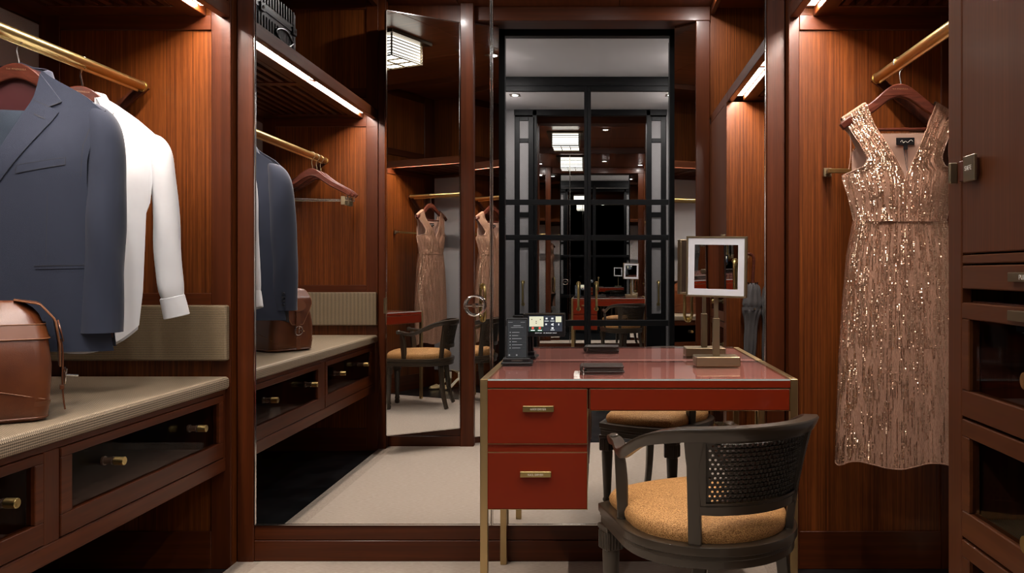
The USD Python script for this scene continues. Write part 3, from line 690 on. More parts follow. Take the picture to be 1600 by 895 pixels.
# ------------------------------------------------------------------ white shirt
USC = .90
def narrow(m):
    m = trimesh.util.concatenate(m) if isinstance(m, list) else m.copy(); m.apply_transform(np.diag([USC, 1, 1, 1])); return m
st = thing('dress_shirt', 'white cotton dress shirt hanging behind the suit jacket', 'shirt', (-1.662, YW, RZL), AW)
def sf(u, w):
    u, w = np.asarray(u, float), np.asarray(w, float); b = np.cos(np.clip(np.abs(u) / .262, 0, 1) ** 1.8 * math.pi / 2)
    return -(.024 + .054 * ss((-.10 - w) / .3)) * b + .006 * np.sin(u * 40 + w * 5) * ss((-.4 - w) / .4)
def sb(u, w): return -sf(u, w) * .8 + .002
def s_sh(u): return ip(np.abs(u), [0, .05, .08, .114, .18, .246, .275], [-.108, -.118, -.132, -.150, -.192, -.242, -.278])
SO = ([-.25, -.30, -.36, -.46, -.50, -.64, -.80, -.92], [.246, .236, .225, .216, .203, .198, .192, .180])
def shirt_panel(fn, hem, sgn):
    P = np.zeros((46, 45, 3))
    for i in range(46):
        for j in range(45):
            t, q = i / 45, j / 22 - 1; wm = lerp(-.18, -.92, t); u = q * float(ip(wm, *SO)); w = lerp(float(s_sh(u)), hem + .075 * abs(q) ** 2.2, t)
            if sgn < 0 and abs(u) < .085: w = lerp(w, min(w, -.150 - .035 * (1 - (abs(u) / .085) ** 2)), max(0, 1 - t * 6))
            P[i, j] = (u, float(fn(u, w)), w)
    return P
part(st, 'front_panel', narrow(sheet(shirt_panel(sf, -.935, -1), .0018)), SHIRT, world=False, smooth=60)
part(st, 'back_panel', narrow(sheet(shirt_panel(sb, -.955, 1), .0018)), SHIRT, world=False, smooth=60)
part(st, 'button_placket', narrow(drape(sg.box(-.017, -.90, .017, -.19), .0015, .002, sf)), SHIRT, world=False)
for k in range(7):
    w = -.215 - k * .096; b = np.array((0, float(sf(0, w)) - .004, w)); part(st, 'button', narrow(cyl(b, b + (0, -.0025, 0), .0052, 14)), SHIRT, world=False)
# collar
cg = []
for k in np.linspace(-1, 1, 45):
    a = k * 2.45; f = (1 - math.cos(a)) / 2; u = .074 * math.sin(a) * (1 - .12 * f); v = .040 * math.cos(a) - .006; pt = max(0, abs(k) - .6) / .4
    base = -.135 - .050 * f; top_ = -.098 - .040 * f
    cg.append([(u, v, base), (u * 1.03, v * 1.03, top_), (u * 1.12, v * 1.15, top_ - .001), (u * (1.42 + .45 * pt), v * 1.40 - .006 * pt, top_ - .040 - .016 * pt)])
part(st, 'collar', narrow(sheet(np.array(cg), .0025)), SHIRT, world=False, smooth=50)
SS = [(-.232, .232, .0, .012, .016), (-.243, .240, 0, .028, .034), (-.275, .250, 0, .038, .046), (-.33, .256, -.004, .042, .050), (-.46, .268, -.006, .044, .046), (-.60, .274, -.010, .046, .040), (-.70, .281, -.014, .045, .036), (-.765, .287, -.018, .041, .030), (-.780, .290, -.018, .037, .026)]
for s in (1, -1):
    r = sleeve(s, SS); sp = part(st, 'sleeve', narrow(loft(r, cap=False)), SHIRT, world=False, smooth=60)
    g = np.arange(36) * 2 * math.pi / 36; cr = []
    for q, (w, u, rx, ry) in enumerate(((-.768, .288, .037, .026), (-.772, .289, .042, .030), (-.800, .296, .043, .030), (-.836, .304, .044, .029), (-.838, .304, .041, .027), (-.80, .296, .039, .026))):
        cr.append(np.stack([s * (u + rx * np.cos(g)), -.018 + ry * np.sin(g), w + .20 * rx * np.cos(g)], 1))
    part(st, 'cuff', narrow(loft(cr, cap=False)), SHIRT, world=False, smooth=40, under=sp)
    a = sg.LineString([(s * .246, -.242), (s * .222, -.30), (s * .212, -.37), (s * .214, -.45)]).buffer(.0012)
    part(st, 'armhole_seam', narrow(drape(a, .0015, .0012, sf)), SHIRT, world=False)

# ------------------------------------------------------------------ empty clip hangers at the far end of the left rail (seen in the mirror)
eh = thing('clip_hanger', 'empty wooden hanger with brass clips, first of three in the mirror', 'hanger', (-1.655, 1.430, RZL), math.radians(-15), group='empty clip hangers on the left rail')
hanger_parts(eh, half=.215, drop=.125, bar=False, clips=True, lettering=False)
copy_thing(eh, (-1.655, 1.355, RZL), math.radians(-10), 'empty wooden clip hanger in the middle of the three in the mirror')
copy_thing(eh, (-1.655, 1.285, RZL), math.radians(-5), 'empty wooden clip hanger nearest the end of the rail in the mirror')

# ------------------------------------------------------------------ dress
YD, RZR = 2.78, 1.777 + .0175
dh = thing('wooden_hanger', 'reddish wooden hanger carrying the sequinned dress', 'hanger', (1.0, YD, RZR), math.radians(-4))
hanger_parts(dh, half=.197, drop=.125, crown=-.088, bar_z=-.243, sweep=.02)
dr = thing('sequin_dress', 'sleeveless rose gold sequinned dress with a V neck in the right wardrobe', 'dress', (1.0, YD, RZR), math.radians(-4))
def d_in(w): return ip(w, [-.17, -.398, -.42, -.56], [.1176, .004, .0, .0])
def d_out(w): return ip(w, [-.17, -.20, -.24, -.30, -.345, -.370, -.382, -.392, -.46, -.552], [.192, .190, .166, .136, .117, .130, .158, .190, .170, .1505])
def d_front(s, q, t):
    "bodice front: s side, q from neck edge to armhole, t from shoulder to waist"
    wm = lerp(-.178, -.552, t); u = lerp(float(d_in(wm)), float(d_out(wm)), q); top = -.158 - .048 * ((u - .1176) / .0724 if u > .1176 else 0)
    w = lerp(top, -.552, t); w = wm if t > .15 else lerp(w, wm, t / .15)
    f = 1 - ss(t / .16)
    v = -.010 * f - (.004 + .050 * ss(t * 2.2)) * math.cos(min(1, abs(u) / .198) ** 2.2 * math.pi / 2) * (1 if wm > -.385 else 1 - q ** 5) - .007 * (1 if wm > -.385 else 1 - q ** 6) - .012 * math.exp(-((u - .09) / .06) ** 2 - ((w + .44) / .06) ** 2)
    return np.array((s * u, v, w))
def d_back(q, t):
    wm = lerp(-.178, -.552, t); o = float(d_out(min(wm, -.18))); o = max(o, .15 if wm < -.30 else o); u = q * o; a = abs(u)
    top = -.158 - .048 * max(0, (a - .1176) / .0724) if a > .112 else lerp(-.250, -.160, ss((a - .085) / .03))
    w = lerp(top, -.552, t); return np.array((u, .008 * (1 - ss(t / .16)) + (.004 + .038 * ss(t * 2.5)) * math.cos(min(1, a / .198) ** 2.2 * math.pi / 2) * (1 if wm > -.385 else 1 - abs(q) ** 5) + .004 * (1 if wm > -.385 else 1 - abs(q) ** 6), w))
def d_skirt(a, t):
    w = lerp(-.546, -1.352, t); h = float(ip(w, [-.552, -.66, -.83, -1.0, -1.18, -1.37], [.152, .172, .187, .197, .204, .210])); d = lerp(.056, .062, t)
    pl = 1 + .05 * t * math.sin(11 * a) + .03 * t * math.sin(23 * a + 1); w += .010 * t ** 6 * math.sin(5 * a + .7)
    c, s_ = math.cos(a), math.sin(a)
    return np.array((h * c * (1 + .01 * t * math.sin(7 * a)), d * s_ * pl * abs(s_) ** -.12 if abs(s_) > .02 else d * s_, w))
fr = [np.array([[d_front(s, q, t) for q in np.linspace(0, 1, 26)] for t in np.linspace(0, 1, 44)]) for s in (1, -1)]
for P in fr:
    part(dr, 'bodice_front', sheet(P, .0016), DRESSF, world=False, smooth=60)
    part(dr, 'neck_binding', tube([p + (0, -.001, 0) for p in P[:36, 0]], .0018, 6), DRESSF, world=False)
Pb = np.array([[d_back(q, t) for q in np.linspace(-1, 1, 51)] for t in np.linspace(0, 1, 44)])
part(dr, 'bodice_back', sheet(Pb, .0016), DRESSF, world=False, smooth=60)
part(dr, 'bodice_lining', sheet(Pb + (0, -.004, -.004), .0008), DLINING, world=False, smooth=60, label='nude satin lining inside the neckline')
Pf2 = [P[14:] * (.985, 1, 1) + (0, .005, 0) for P in fr]
for P in Pf2:
    part(dr, 'bodice_lining', sheet(P, .0008), DLINING, world=False, smooth=60)
SK = np.array([[d_skirt(a, t) for a in np.linspace(0, 2 * math.pi, 121)] for t in np.linspace(0, 1, 60)])
part(dr, 'skirt', sheet(SK, .0016), DRESSF, world=False, smooth=60)
part(dr, 'skirt_lining', sheet(SK[:57] * (.975, .95, 1), .001), DLINING, world=False, smooth=60)
for s in (1, -1):
    us = np.linspace(.1176, .190, 12)
    fo = [d_front(s, q, 0) for q in np.linspace(0, 1, 12)]; bo = [np.array((s * p[0] * s, 0, 0)) for p in fo]
    part(dr, 'shoulder_strap', sheet(np.array([[lerp(f_, np.array((f_[0], .016, f_[2])), k) + np.array((0, 0, .0075 * math.sin(math.pi * k))) for k in np.linspace(0, 1, 9)] for f_ in fo]), .002), DRESSF, world=False, smooth=60)
part(dr, 'hem', tube(SK[-1][:-1], .0022, 6, closed=True), DRESSF, world=False)
for s in (1, -1):
    part(dr, 'hanging_loop', tube(spline([(s * .178, -.010, -.198), (s * .166, -.004, -.24), (s * .160, .002, -.31), (s * .166, .004, -.372)], 24), .0012, 6), DLINING, world=False)
    part(dr, 'armhole_binding', tube([p + (0, 0, 0) for p in (fr[0] if s > 0 else fr[1])[3:27, -1]], .0018, 6), DLINING, world=False)
def sequins():
    V, F, k = [], [], 0
    def col(fn, n_along, ts, dens, du):
        nonlocal k
        jit = RNG.random()
        run, on, tv = 0, True, np.zeros(3)
        for t in ts:
            if run <= 0:
                on = RNG.random() < dens; run = RNG.integers(3, 15); tv = RNG.normal(0, .20, 3)
            run -= 1
            if not on: continue
            p = fn(t); e = fn(min(1, t + .004)) - p; L = np.linalg.norm(e)
            if L < 1e-7: continue
            e /= L; nrm = fn.n(p, t); nrm = nrm + tv + RNG.normal(0, .17, 3); nrm /= np.linalg.norm(nrm)
            x = np.cross(e, nrm); x /= np.linalg.norm(x); y = np.cross(nrm, x)
            r, r2 = .0019 * RNG.uniform(.8, 1.15), .0028 * RNG.uniform(.85, 1.1)
            c = p + nrm * .0028
            V.extend([c + x * r * a + y * r2 * b for a, b in ((1, .5), (0, 1), (-1, .5), (-1, -.5), (0, -1), (1, -.5))])
            F.extend([(k, k + 1, k + 2), (k, k + 2, k + 3), (k, k + 3, k + 5), (k + 3, k + 4, k + 5)]); k += 6
    class Fn:
        def __init__(s, f, n): s.f, s.n = f, n
        def __call__(s, t): return s.f(t)
    for sd in (1, -1):
        for q in np.linspace(.01, .99, 34):
            nn = lambda p, t: np.array((p[0] * 2.2, -1.0, .1))
            col(Fn(lambda t, q=q, sd=sd: d_front(sd, q, t), nn), 0, np.linspace(.01, .99, 66), .74, 0)
    for q in np.linspace(-.99, .99, 60):
        col(Fn(lambda t, q=q: d_back(q, t), lambda p, t: np.array((p[0] * 2.2, 1.0, .1))), 0, np.linspace(.02, .99, 60), .66, 0)
    for a in np.linspace(0, 2 * math.pi, 190)[:-1]:
        n = np.array((math.cos(a) * .35, math.sin(a), 0)); n /= np.linalg.norm(n)
        # densest at the waist and hips, thinner towards the hem
        col(Fn(lambda t, a=a: d_skirt(a, t), lambda p, t, n=n: n), 0, np.linspace(.005, .52, 72), .74, 0)
        col(Fn(lambda t, a=a: d_skirt(a, t), lambda p, t, n=n: n), 0, np.linspace(.522, .99, 64), .52, 0)
    return trimesh.Trimesh(np.array(V), np.array(F), process=False)
part(dr, 'sequins', sequins(), SEQUIN, world=False, smooth=False, kind='stuff', label='columns of glittering rose gold sequins')
part(dr, 'waist_seam', tube([SK[0][j] + (0, -.001 if SK[0][j][1] < 0 else .001, 0) for j in range(120)], .0012, 6, closed=True), DRESSF, world=False)
part(dr, 'neck_label', box(-.010, .050, .0035, .0060, -.292, -.268, .001), BLACK_P, world=False, label='black sewn-in label')
part(dr, 'size_tab', box(.014, .028, .0035, .0055, -.308, -.292), BLACK_P, world=False)
for x in (.0165, .026):
    part(dr, 'security_string', tube(spline([(x, .008, -.308), (x + (.002 if x < .02 else -.001), -.002, -.345), (.022, -.012, -.385)], 16), .0008, 5), THREAD, world=False)
part(dr, 'label_script', trimesh.Trimesh(*(lambda m: (m.vertices, m.faces))(tube(spline([(.004, 0.0030, -.283), (.010, 0.0030, -.278), (.013, 0.0030, -.285), (.020, 0.0030, -.280), (.026, 0.0030, -.284), (.033, 0.0030, -.279), (.044, 0.0030, -.2815)], 30), .0007, 5)), process=False), WHITE_T, world=False)

# ================================================================== TALL DRAWER CABINET (right)
CX, C0, C1 = XR, .952, 1.648
tc = thing('tall_cabinet', 'tall mahogany cabinet with safe door and glass fronted drawers at the right edge', 'cabinet', (1.05, 1.3, -.012))
part(tc, 'side_panel', box(CX + .001, XRB, C1 - .02, C1, -.012, 2.010, .002), W_V)
part(tc, 'side_panel', box(CX + .001, XRB, C0, C0 + .02, -.012, 2.010, .002), W_V)
part(tc, 'back_panel', box(XRB - .02, XRB, C0 + .02, C1 - .02, -.012, 2.010), W_D)
part(tc, 'face_stile', box(CX - .001, CX + .02, 1.5885, C1 - .0005, -.012, 2.010, .002), W_F)
part(tc, 'face_stile', box(CX - .001, CX + .02, C0 + .0005, .985, -.012, 2.010, .002), W_F)
part(tc, 'plinth', box(CX + .01, CX + .03, .987, 1.5865, -.012, .10), W_CY)
dpath = part(tc, 'safe_door', box(CX, CX + .02, .987, 1.5865, 1.1115, 2.005, .002), W_F)
part(tc, 'door_pull', box(CX - .014, CX - .008, 1.505, 1.5515, 1.243, 1.291, .0012), BRASS_D, under=dpath, label='square brass pull marked SAFE')
part(tc, 'pull_spacer', box(CX - .008, CX, 1.515, 1.5855, 1.248, 1.286, .001), W_D, under=dpath)
part(tc, 'lettering', text_left('SAFE', .0085, CX - .0140, 1.530, 1.268, .0006), WHITE_T, under=dpath, label='white lettering SAFE')
part(tc, 'catch_plate', box(CX - .016, CX - .001, 1.604, 1.613, 1.247, 1.287, .0015), BRASS_D)
part(tc, 'face_rail', box(CX, CX + .02, .987, 1.5865, 1.092, 1.1085, .002), W_CY)
pt = part(tc, 'pull_out_tray', box(CX - .001, CX + .30, .989, 1.5845, 1.0445, 1.0885, .002), W_CY)
part(tc, 'label_plate', box(CX - .011, CX - .001, 1.2845, 1.3885, 1.060, 1.0755, .001), BRASS_D, under=pt)
part(tc, 'lettering', text_left('PULL', .0078, CX - .011, 1.3365, 1.0678, .0006), WHITE_T, under=pt, label='white lettering PULL')
part(tc, 'slot_floor', box(CX + .02, XRB - .02, .987, 1.5865, 1.018, 1.021), W_D)
def cab_drawer(z0, z1, plate):
    y0, y1, ws = .989, 1.5845, .030
    zt, zb = z1 - (.031 if plate else .032), z0 + .05
    d = part(tc, 'drawer', [box(CX - .002, CX + .02, y0, y1, zt, z1, .002), box(CX - .002, CX + .02, y0, y1, z0, zb, .002),
                            box(CX - .002, CX + .02, y0, y0 + ws, zb, zt, .002), box(CX - .002, CX + .02, y1 - ws, y1, zb, zt, .002)], W_CY)
    part(tc, 'glass_pane', face_of(box(CX + .006, CX + .010, y0 + ws, y1 - ws, zb, zt), 0, -1), GLASS, under=d, smooth=False)
    part(tc, 'drawer_tray', box(CX + .03, XRB - .04, y0 + .012, y1 - .012, z0 + .02, z0 + .035, .002), WEAVE_U if not plate else FELT, under=d)
    part(tc, 'tray_side', [box(CX + .03, XRB - .04, y0 + .004, y0 + .012, z0 + .02, zt), box(CX + .03, XRB - .04, y1 - .012, y1 - .004, z0 + .02, zt)], W_D, under=d)
    zk = lerp(zb, zt, .40 if plate else .2)
    for y in (1.292,):
        p = np.array((CX + .006, y, zk)); e = np.array((-1, 0, 0))
        part(tc, 'knob', [cyl(p, p + e * .012, .0085), cyl(p + e * .012, p + e * .022, .007)], BRASS_D, under=d)
        part(tc, 'knob_cap', cyl(p + e * .022, p + e * .038, .0135, 24), BRASS, under=d)
    if plate:
        part(tc, 'label_plate', box(CX - .012, CX - .002, 1.2845, 1.388, zt + .008, zt + .025, .001), BRASS_D, under=d)
cab_drawer(.803, 1.0185, True)
cab_drawer(.574, .7975, False)
cab_drawer(.342, .5685, False)
cab_drawer(.110, .3365, False)
# tea things in the upper glass drawer
solo('tea_box', 'small dark tea box inside the top glass drawer', 'box', rbox(.80, .92, 1.42, 1.52, .840, .905, .004), BRONZE)
solo('cup', 'white cup inside the top glass drawer', 'cup', lathe([(.018, 0), (.022, .001), (.034, .05), (.0345, .053), (.032, .052), (.020, .004), (0, .003)], 28, (.78, 1.36, .840)), SHIRT)

# ================================================================== DESK
DY0, DY1, DX0, DX1, DZ = 2.548, 3.085, -.3685, .6056, .750
dk = thing('desk', 'oxblood red desk with brass frame and glass top before the mirror', 'desk', ((DX0 + DX1) / 2, (DY0 + DY1) / 2, 0))
w = .0235
for x in (DX0, DX1 - w):
    for y in (DY0, DY1 - w):
        part(dk, 'leg', box(x, x + w, y, y + w, 0, DZ - .001, .0015), BRASS_L)
    part(dk, 'side_rail', box(x, x + w, DY0 + w, DY1 - w, DZ - .026, DZ - .001, .0015), BRASS_L)
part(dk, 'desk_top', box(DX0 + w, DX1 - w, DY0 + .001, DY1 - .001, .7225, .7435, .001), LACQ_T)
part(dk, 'front_band', box(DX0 + w, DX1 - w, DY0 - .001, DY0 + .012, .7225, .7440, .001), LACQ)
part(dk, 'glass_top', face_of(box(DX0 + w + .001, DX1 - w - .001, DY0 + .0, DY1 - .002, .7442, .7500), 2, 1), GLASS_T, smooth=False, label='clear glass top')
part(dk, 'glass_edge', box(DX0 + w + .001, DX1 - w - .001, DY0 - .0012, DY0 + .0, .7442, .7498), GLASS_E)
px0, px1, qx1 = -.347, -.039, DX1 - w - .001
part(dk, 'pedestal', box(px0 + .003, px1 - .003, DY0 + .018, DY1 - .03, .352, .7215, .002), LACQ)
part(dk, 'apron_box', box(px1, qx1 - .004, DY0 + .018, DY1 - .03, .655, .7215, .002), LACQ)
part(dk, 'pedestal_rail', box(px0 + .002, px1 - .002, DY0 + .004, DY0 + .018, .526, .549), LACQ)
def desk_drawer(x0, x1, z0, z1, text):
    d = part(dk, 'drawer', box(x0 + .002, x1 - .002, DY0 - .002, DY0 + .016, z0 + .002, z1 - .002, .0015), LACQ)
    part(dk, 'brass_trim', [box(x0, x1, DY0 - .0015, DY0 + .016, z1 - .002, z1), box(x0, x1, DY0 - .0015, DY0 + .016, z0, z0 + .0016), box(x0, x0 + .0016, DY0 - .0015, DY0 + .016, z0, z1), box(x1 - .0016, x1, DY0 - .0015, DY0 + .016, z0, z1)], BRASS_L, under=d)
    if text:
        xc, zc = text[1], text[2]
        part(dk, 'label_pull', box(xc - .0475, xc + .0475, DY0 - .016, DY0 - .002, zc - .009, zc + .009, .0012), BRASS, under=d)
        part(dk, 'lettering', text_front(text[0], .0058, xc, DY0 - .016, zc - .0005, .0005), WHITE_T, under=d, label='engraved lettering ' + text[0])
desk_drawer(px0, px1, .550, .7205, ('HAIR DRYER', -.1893, .660))
desk_drawer(px0, px1, .350, .526, ('NAIL DRYER', -.1973, .4605))
desk_drawer(px1 + .006, qx1, .652, .7205, None)
part(dk, 'back_rail', box(DX0 + w, DX1 - w, DY1 - w, DY1 - .004, .70, .7225, .001), BRASS_D)

# ------------------------------------------------------------------ things on the desk
wl = thing('wallet', 'dark brown folded leather wallet lying on the desk', 'wallet', (.01, 2.745, .750), math.radians(1.5))
def wallet_leaf(x0, x1, y0, y1, z0, z1, r): return rbox(x0, x1, y0, y1, z0, z1, r, 4)
part(wl, 'leather_cover', [wallet_leaf(-.066, .066, -.05, .05, .016, .0225, .003), wallet_leaf(-.064, .068, -.05, .05, .0003, .006, .0028),
                           loft([[(-.062 - .0045 - .0115 * math.cos(a) * k, y, .0114 + .0111 * math.sin(a) * k) for a in np.linspace(-math.pi / 2, math.pi / 2, 14) for k in (1,)] + [(-.062 - .0045 - .0115 * math.cos(a) * .5, y, .0114 + .0111 * math.sin(a) * .5) for a in np.linspace(math.pi / 2, -math.pi / 2, 14)] for y in (-.05, .05)])], LEATHER_B, world=False, smooth=40)
for k in range(3):
    part(wl, 'card_slot', box(-.056, .060 - k * .004, -.047, .047, .0066 + k * .0031, .0092 + k * .0031, .0008), LEATHER_B, world=False)

ph = thing('smartphone', 'black smartphone standing in a dock on the left of the desk', 'phone', (-.297, 2.965, .765), math.radians(4))
tilt = trimesh.transformations.rotation_matrix(math.radians(-13), (1, 0, 0))
def tl(m): m = m.copy(); m.apply_transform(tilt); return m
part(ph, 'phone_body', tl(rbox(-.0375, .0375, -.0045, .0045, 0, .150, .0044, 4)), BLACK_P, world=False)
part(ph, 'frame_edge', tl(tube([(q[0], 0, q[1] + .075) for q in rrect(.0375, .0750, 0, .006)], .0012, 6, closed=True)), plain('phone_edge', (.12, .13, .14), .3, .8), world=False)
sc = part(ph, 'screen', tl(box(-.0340, .0340, -.00505, -.0046, .008, .142)), SCR_G, world=False, smooth=False, label='lit screen with a menu list')
bars = [(-.024, .1345, .008, .0016), (.020, .1345, .008, .0016), (0, .122, .013, .0028), (0, .116, .022, .0016)]
for x, z, hw, h in bars:
    part(ph, 'screen_print', tl(box(x - hw, x + hw, -.00545, -.0051, z - h / 2, z + h / 2)), SCR_M, world=False, under=sc)
for k in range(6):
    z = .0975 - k * .0112
    part(ph, 'menu_icon', tl(box(-.0265, -.0225, -.00545, -.0051, z - .0020, z + .0020)), SCR_M, world=False, under=sc)
    hw = (.013, .011, .017, .0085, .018, .015)[k]
    part(ph, 'menu_line', tl(box(-.018, -.018 + 2 * hw, -.00545, -.0051, z - .0011, z + .0011)), SCR_M, world=False, under=sc)
    part(ph, 'menu_rule', tl(box(-.031, .031, -.00525, -.0051, z - .0058, z - .0055)), BLACK_P, world=False, under=sc)
for x in (-.027, -.001):
    part(ph, 'screen_key', tl(cyl((x, -.0054, .016), (x, -.0051, .016), .0032, 14)), SCR_M, world=False, under=sc)
pd = thing('phone_dock', 'black charging dock holding the smartphone on the desk', 'dock', (-.297, 2.97, .750), math.radians(4))
part(pd, 'dock_base', [rbox(-.056, .056, -.024, .070, 0, .008, .0035, 3), rbox(-.050, .047, -.020, .035, .006, .022, .004, 3)], BLACK_P, world=False)
part(pd, 'back_support', tl(hull([(x, y, z) for x in (-.03, .03) for y, z in ((.010, .0), (.028, .0), (.010, .135), (.018, .135))])).apply_translation((0, 0, .015)), BLACK_P, world=False)
part(pd, 'name_plate', box(-.0195, .0195, -.0208, -.0198, .0105, .0165), plain('dock_plate', (.05, .04, .035), .4), world=False)
part(pd, 'base_trim', rbox(-.0575, .0575, -.0255, .0715, .0012, .0028, .0006, 2), plain('dock_trim', (.25, .25, .25), .25, 1.0), world=False)

cpn = thing('control_panel', 'slim black touch panel with lit icons mounted on the mirror behind the phone', 'touch panel', (-.206, 3.07, .84))
part(cpn, 'panel_body', rbox(-.285, -.131, 3.066, 3.080, .8395, .924, .003, 3), BLACK_P)
part(cpn, 'wall_bracket', box(-.245, -.175, 3.080, 3.0995, .86, .90, .002), BLACK_P)
part(cpn, 'panel_trim', box(-.283, -.133, 3.0655, 3.067, .9225, .9238), BRASS_D)
yS = 3.0655
def scr(x0, x1, z0, z1, m, name='screen_tile', d=0.0): return part(cpn, name, box(x0, x1, yS - .0006 - d, yS - .0001 - d, z0, z1), m, under=sp_, smooth=False)
sp_ = part(cpn, 'screen', box(-.265, -.1405, yS - .0001, yS + .0006, .859, .917), SCR_B, smooth=False)
kx = lambda p: (p / 9.418 + 780 - 938) * 3.066 / 1300
kz = lambda p: CAM_H - (p / 9.418 + 480 - 426) * 3.066 / 1300
scr(kx(443), kx(652), kz(283), kz(135), SCR_C); scr(kx(828), kx(915), kz(218), kz(135), SCR_C)
scr(kx(445), kx(540), kz(358), kz(290), SCR_GR); scr(kx(546), kx(640), kz(358), kz(290), SCR_GR)
for x in (655, 742, 826): scr(kx(x), kx(x + 3), kz(358 if x < 800 else 283), kz(135), BLACK_P, d=.0001)
for z in (222, 287): scr(kx(655), kx(915), kz(z + 3), kz(z), BLACK_P, d=.0001)
for x, z in ((495, 305), (598, 305)):
    part(cpn, 'red_icon', cyl((kx(x), yS - .0016, kz(z)), (kx(x), yS - .0007, kz(z)), .0046, 16), SCR_R, under=sp_)
    scr(kx(x - 30), kx(x + 30), kz(346), kz(330), SCR_W, d=.0006)
for x, z, a in ((697, 165, 14), (782, 165, 16), (690, 250, 12), (876, 252, 9), (785, 305, 16)):
    scr(kx(x - a), kx(x + a), kz(z + 13), kz(z - 13), SCR_W, d=.0002)
part(cpn, 'speaker_icon', [box(kx(764), kx(776), yS - .0012, yS - .0006, kz(262), kz(243)), hull([(kx(776), y, kz(z)) for y in (yS - .0012, yS - .0006) for z in (243, 262)] + [(kx(800), y, kz(z)) for y in (yS - .0012, yS - .0006) for z in (228, 276)])], SCR_W, under=sp_)
for x, z in ((697, 202), (782, 202), (784, 333)): scr(kx(x - 30), kx(x + 30), kz(z + 5), kz(z - 5), SCR_W, d=.0002)
for x, z in ((480, 178), (606, 178), (545, 208), (545, 234)): scr(kx(x - 8), kx(x + 8), kz(z + 6), kz(z - 6), FELT, d=.0002)
part(cpn, 'time_and_date', text_front('10:27 pm   20 AUGUST 2013', .0042, kx(686), yS, kz(380), .0004), SCR_W, under=sp_, label='white lettering with time and date')

vm = thing('vanity_mirror', 'square brass vanity mirror with lit white border on a desk stand', 'mirror', (.408, 2.93, .750))
part(vm, 'base', box(.3316, .4845, 2.874, 2.986, .750, .7835, .0025), BRASS_D)
part(vm, 'stem', box(.396, .4195, 2.918, 2.9415, .7835, .915, .0015), BRASS_D)
part(vm, 'stem_neck', box(.4005, .415, 2.9225, 2.937, .915, 1.02, .001), BRASS_D)
hr = trimesh.transformations.rotation_matrix(math.radians(-20.5), (0, 0, 1)) @ trimesh.transformations.rotation_matrix(math.radians(1.2), (0, 1, 0)) @ trimesh.transformations.rotation_matrix(math.radians(2.0), (1, 0, 0))
def hd(m): m = m.copy(); m.apply_transform(hr); m.apply_translation((.405, 2.905, 1.0955)); return m
hs = .1065
def ring_frame(o, i, y0, y1): return cat_([box(-o, o, y0, y1, i, o), box(-o, o, y0, y1, -o, -i), box(-o, -i, y0, y1, -i, i), box(i, o, y0, y1, -i, i)])
hp = part(vm, 'mirror_head', hd(cat_([box(-hs, hs, -.0085, .017, -hs, -hs + .007, .001), box(-hs, hs, -.0085, .017, hs - .007, hs, .001), box(-hs, -hs + .007, -.0085, .017, -hs + .007, hs - .007, .001), box(hs - .007, hs, -.0085, .017, -hs + .007, hs - .007, .001)])), BRASS_D)
part(vm, 'back_plate', hd(box(-hs + .004, hs - .004, .010, .0155, -hs + .004, hs - .004, .001)), plain('brown_mirror_back', (.05, .028, .016), .4), under=hp)
part(vm, 'lit_border', hd(ring_frame(hs - .007, .077, -.0055, .008)), FROST, under=hp, label='frosted white lit border')
part(vm, 'mirror_glass', hd(box(-.077, .077, -.0050, .008, -.077, .077)), MIRROR, under=hp, smooth=False)

# ================================================================== CHAIR
ch = thing('armchair', 'black lacquered barrel armchair with cane back and golden woven seat', 'chair', (.29, 2.285, 0), math.radians(28.5))
def polar(d, r, z): a = math.radians(-90 + d); return np.array((r * math.cos(a), r * math.sin(a), z))     # d from the middle of the back; local front is +y
cir = sg.Point(0, 0).buffer(.245, 48)
frontarc = [(x, .312 - .030 * (abs(x) / .185) ** 2) for x in np.linspace(-.185, .185, 15)]
plan = unary_union([cir, sg.Polygon(list(cir.exterior.coords)).union(sg.Polygon(frontarc + [(.2, 0), (-.2, 0)]))]).convex_hull
def ring_of(poly, z, n=120):
    c = []
    for k in range(n):
        a = k * 2 * math.pi / n; l = sg.LineString([(0, 0), (2 * math.cos(a), 2 * math.sin(a))]).intersection(poly.exterior)
        p = l if l.geom_type == 'Point' else list(l.geoms)[-1]; c.append((p.x, p.y, z))
    return c
B = lambda o: plan.buffer(o)
part(ch, 'seat_frame', [loft([ring_of(B(-.006), .400), ring_of(B(-.001), .3985), ring_of(B(0), .396), ring_of(B(0), .378), ring_of(B(-.003), .375), ring_of(B(-.006), .374), ring_of(B(-.0055), .366), ring_of(B(-.008), .363), ring_of(B(-.008), .345), ring_of(B(-.012), .342), ring_of(B(-.05), .342)])], BLACKW, world=False, smooth=35)
part(ch, 'seat_cushion', loft([ring_of(B(-.032), .399), ring_of(B(-.028), .410), ring_of(B(-.027), .420), ring_of(B(-.031), .432), ring_of(B(-.042), .443), ring_of(B(-.065), .453), ring_of(B(-.10), .460), ring_of(B(-.15), .465), ring_of(B(-.20), .467)]), SEATF, world=False, smooth=50, label='golden woven seat pad')
